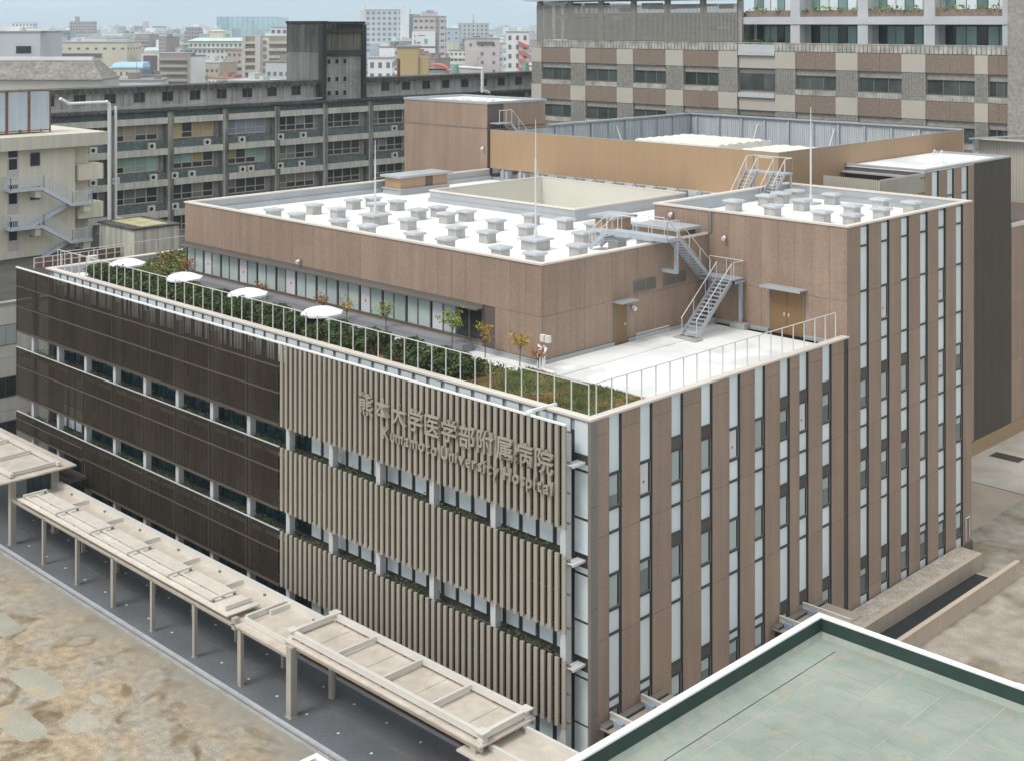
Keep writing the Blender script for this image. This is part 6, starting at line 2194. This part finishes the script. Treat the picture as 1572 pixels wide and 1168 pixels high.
# low houses filling the near city, each a thing, and the mass of roofs farther out
rnd = random.Random(11)
vx, vy = 38.372, -43.823
keys = ['white', 'offwhite', 'cream', 'pink', 'grey', 'tan', 'grey', 'white', 'teal', 'brown']
roofs = [plain('roof_slate', (0.20, 0.21, 0.23), 0.7), plain('roof_tile', (0.27, 0.24, 0.22), 0.8), plain('roof_pale', (0.50, 0.50, 0.49), 0.7), CM['mint'], plain('roof_rustred', (0.36, 0.2, 0.16), 0.8)]
houses = []
for k in range(330):
    D = 340 + 1200 * rnd.random() ** 1.2
    tg = rnd.uniform(-0.42, 0.02)
    x = vx + D * (-0.7022 + tg * 0.7120)
    y = vy + D * (0.7120 + tg * 0.7022)
    if min([9e9] + [(x - a_) ** 2 + (y - b_) ** 2 for a_, b_ in houses]) < 15 ** 2:
        continue
    houses.append((x, y))
    w_, d_ = rnd.uniform(9, 20), rnd.uniform(8, 14)
    h = rnd.uniform(5, 11) + (rnd.random() < 0.4) * rnd.uniform(4, 13) + D * 0.003
    t = thing('town_house', 'small house or low block in the hazy city behind the old block', 'house', (x, y, 0), rnd.uniform(-0.9, 0.9) + FACE, 'low houses of the city behind')
    bm_ = CM[rnd.choice(keys)]
    body = MB().box(-w_ / 2, w_ / 2, -d_ / 2, d_ / 2, 0, h)
    rfm_ = MB()
    if h < 11 and rnd.random() < 0.7:
        rfm_.hexa([(-w_ / 2 - 0.5, -d_ / 2 - 0.5, h), (w_ / 2 + 0.5, -d_ / 2 - 0.5, h), (w_ / 2 + 0.5, d_ / 2 + 0.5, h), (-w_ / 2 - 0.5, d_ / 2 + 0.5, h),
                   (-w_ / 2 + 2.5, -0.3, h + 2.6), (w_ / 2 - 2.5, -0.3, h + 2.6), (w_ / 2 - 2.5, 0.3, h + 2.6), (-w_ / 2 + 2.5, 0.3, h + 2.6)])
    else:
        rfm_.box(-w_ / 2 - 0.2, w_ / 2 + 0.2, -d_ / 2 - 0.2, d_ / 2 + 0.2, h, h + 0.5)
        rfm_.box(-2, 1, -1, 2, h + 0.5, h + 2.4)
        rfm_.box(w_ / 2 - 3, w_ / 2 - 1.2, -2, 0.5, h + 0.5, h + 1.6)
        rfm_.box(-w_ / 2 + 1, -w_ / 2 + 1.12, 0, 0.12, h + 0.5, h + 4.5)
        for q in range(int(w_ / 3)):
            body.box(-w_ / 2, w_ / 2, -d_ / 2 - 0.9, -d_ / 2, 2.3 + q * 3, 3.3 + q * 3) if 3.3 + q * 3 < h - 0.5 and w_ > 14 else None
    wn = MB()
    for r_ in range(int(h / 3)):
        for c in range(int(w_ / 2.4)):
            wn.box(-w_ / 2 + 0.7 + c * 2.4, -w_ / 2 + 2.0 + c * 2.4, -d_ / 2 - 0.06, -d_ / 2 + 0.02, 1 + r_ * 3, 2.3 + r_ * 3)
    for nm, mb_, mm in (('wall', body, bm_), ('roof', rfm_, rnd.choice(roofs[:3] * 4 + roofs[3:])), ('windows', wn, plain('far_window', (0.10, 0.115, 0.13), 0.2))):
        o_ = bpy.data.objects.new(nm, mb_.mesh(nm, mm))
        col.objects.link(o_)
        o_.parent = t
        if nm == 'windows':
            o_['kind'] = 'stuff'
for mk in ('white', 'offwhite', 'grey', 'pink', 'teal'):
    far = MB()
    for k in range(420):
        D = 1100 + 4600 * rnd.random() ** 1.3
        tg = rnd.uniform(-0.5, 0.08)
        x = vx + D * (-0.7022 + tg * 0.7120)
        y = vy + D * (0.7120 + tg * 0.7022)
        h = rnd.uniform(5, 13) + (rnd.random() < 0.14) * rnd.uniform(6, 20)
        s_ = rnd.uniform(10, 34)
        far.box(x - s_ / 2, x + s_ / 2, y - s_ / 3, y + s_ / 3, 0, h)
    o = far.build('distant_city', CM[mk])
    o['kind'] = 'stuff'
    o['label'] = 'hazy mass of distant city roofs below the mountains'
    o['category'] = 'city'
# city trees
for k in range(34):
    D = rnd.uniform(300, 900)
    tg = rnd.uniform(-0.4, 0.0)
    x = vx + D * (-0.7022 + tg * 0.7120)
    y = vy + D * (0.7120 + tg * 0.7022)
    t = thing('city_tree', 'round green tree among the low houses of the city', 'tree', (x, y, 0), group='trees among the city houses')
    h = rnd.uniform(9, 15)
    pts_ = []
    for q in range(700):
        v = Vector((rnd.gauss(0, 1), rnd.gauss(0, 1), rnd.gauss(0, 1))).normalized() * rnd.uniform(0.5, 1) ** 0.5
        pts_.append((x + v.x * h * 0.34, y + v.y * h * 0.34, h * 0.62 + v.z * h * 0.36))
    leaves(MB(), pts_, 0.42).build('crown', M['leaf'], t)
    MB().tube((x, y, 0), (x, y, h * 0.6), 0.3, 6, 0.15).build('trunk', M['bark'], t)

# mountains
mt = MB()
fwd, rgt = Vector((-0.7022, 0.7120, 0)), Vector((0.7120, 0.7022, 0))
prof = [(-900, 120), (-500, 150), (-200, 120), (0, 110), (90, 118), (150, 130), (200, 180), (240, 235), (300, 290), (380, 330), (460, 350), (560, 330), (640, 285), (680, 255), (740, 215), (815, 120), (900, 60), (1000, 60), (1400, 150), (2000, 90)]


def hgt(u):
    for (a_, za), (b_, zb) in zip(prof[:-1], prof[1:]):
        if a_ <= u <= b_:
            f = (u - a_) / (b_ - a_)
            f = f * f * (3 - 2 * f)
            return za + (zb - za) * f
    return 80


rn = random.Random(5)
NU, NV = 150, 10
ph = [rn.uniform(0, 6.28) for _ in range(8)]
for j in range(NV + 1):
    for i in range(NU + 1):
        u = -900 + 2900 * i / NU
        f = j / NV
        D = 14400 + 4800 * f
        z = 2.0 * hgt(u) * math.sin(min(1, f * 1.25) * math.pi / 2) * (1.0 if f < 0.8 else 1 - (f - 0.8) * 2)
        z += (12 * math.sin(u * 0.031 + ph[0] + f * 5) + 8 * math.sin(u * 0.083 + ph[1] - f * 9) + 5 * math.sin(u * 0.19 + ph[2] + f * 14)) * min(1, f * 2)
        p = Vector((vx, vy, 0)) + fwd * D + rgt * (D * (u - 786) / 2036.6)
        mt.v.append((p.x, p.y, max(z, -5) if j else -5))
for j in range(NV):
    for i in range(NU):
        k = j * (NU + 1) + i
        mt.f.append((k, k + 1, k + NU + 2, k + NU + 1))
struct(mt.build('mountains', plain('forest_slope', (0.05, 0.075, 0.05), 0.9, var=0.3, scale=0.004), smooth=True))

# haze: one closed box of pale air round the camera and everything built (sky outside)
hz = MB().box(-24000, 9000, -9000, 24000, -8, 900)
o = hz.build('haze', bpy.data.materials.new('haze_air'))
o['kind'] = 'stuff'
hm = o.data.materials[0]
hm.use_nodes = True
t_ = hm.node_tree
t_.nodes.clear()
mo = t_.nodes.new('ShaderNodeOutputMaterial')
pv = t_.nodes.new('ShaderNodeVolumePrincipled')
pv.inputs['Color'].default_value = (0.76, 0.90, 1.0, 1)
pv.inputs['Density'].default_value = 1.9e-4
pv.inputs['Anisotropy'].default_value = 0.0
t_.links.new(pv.outputs[0], mo.inputs['Volume'])
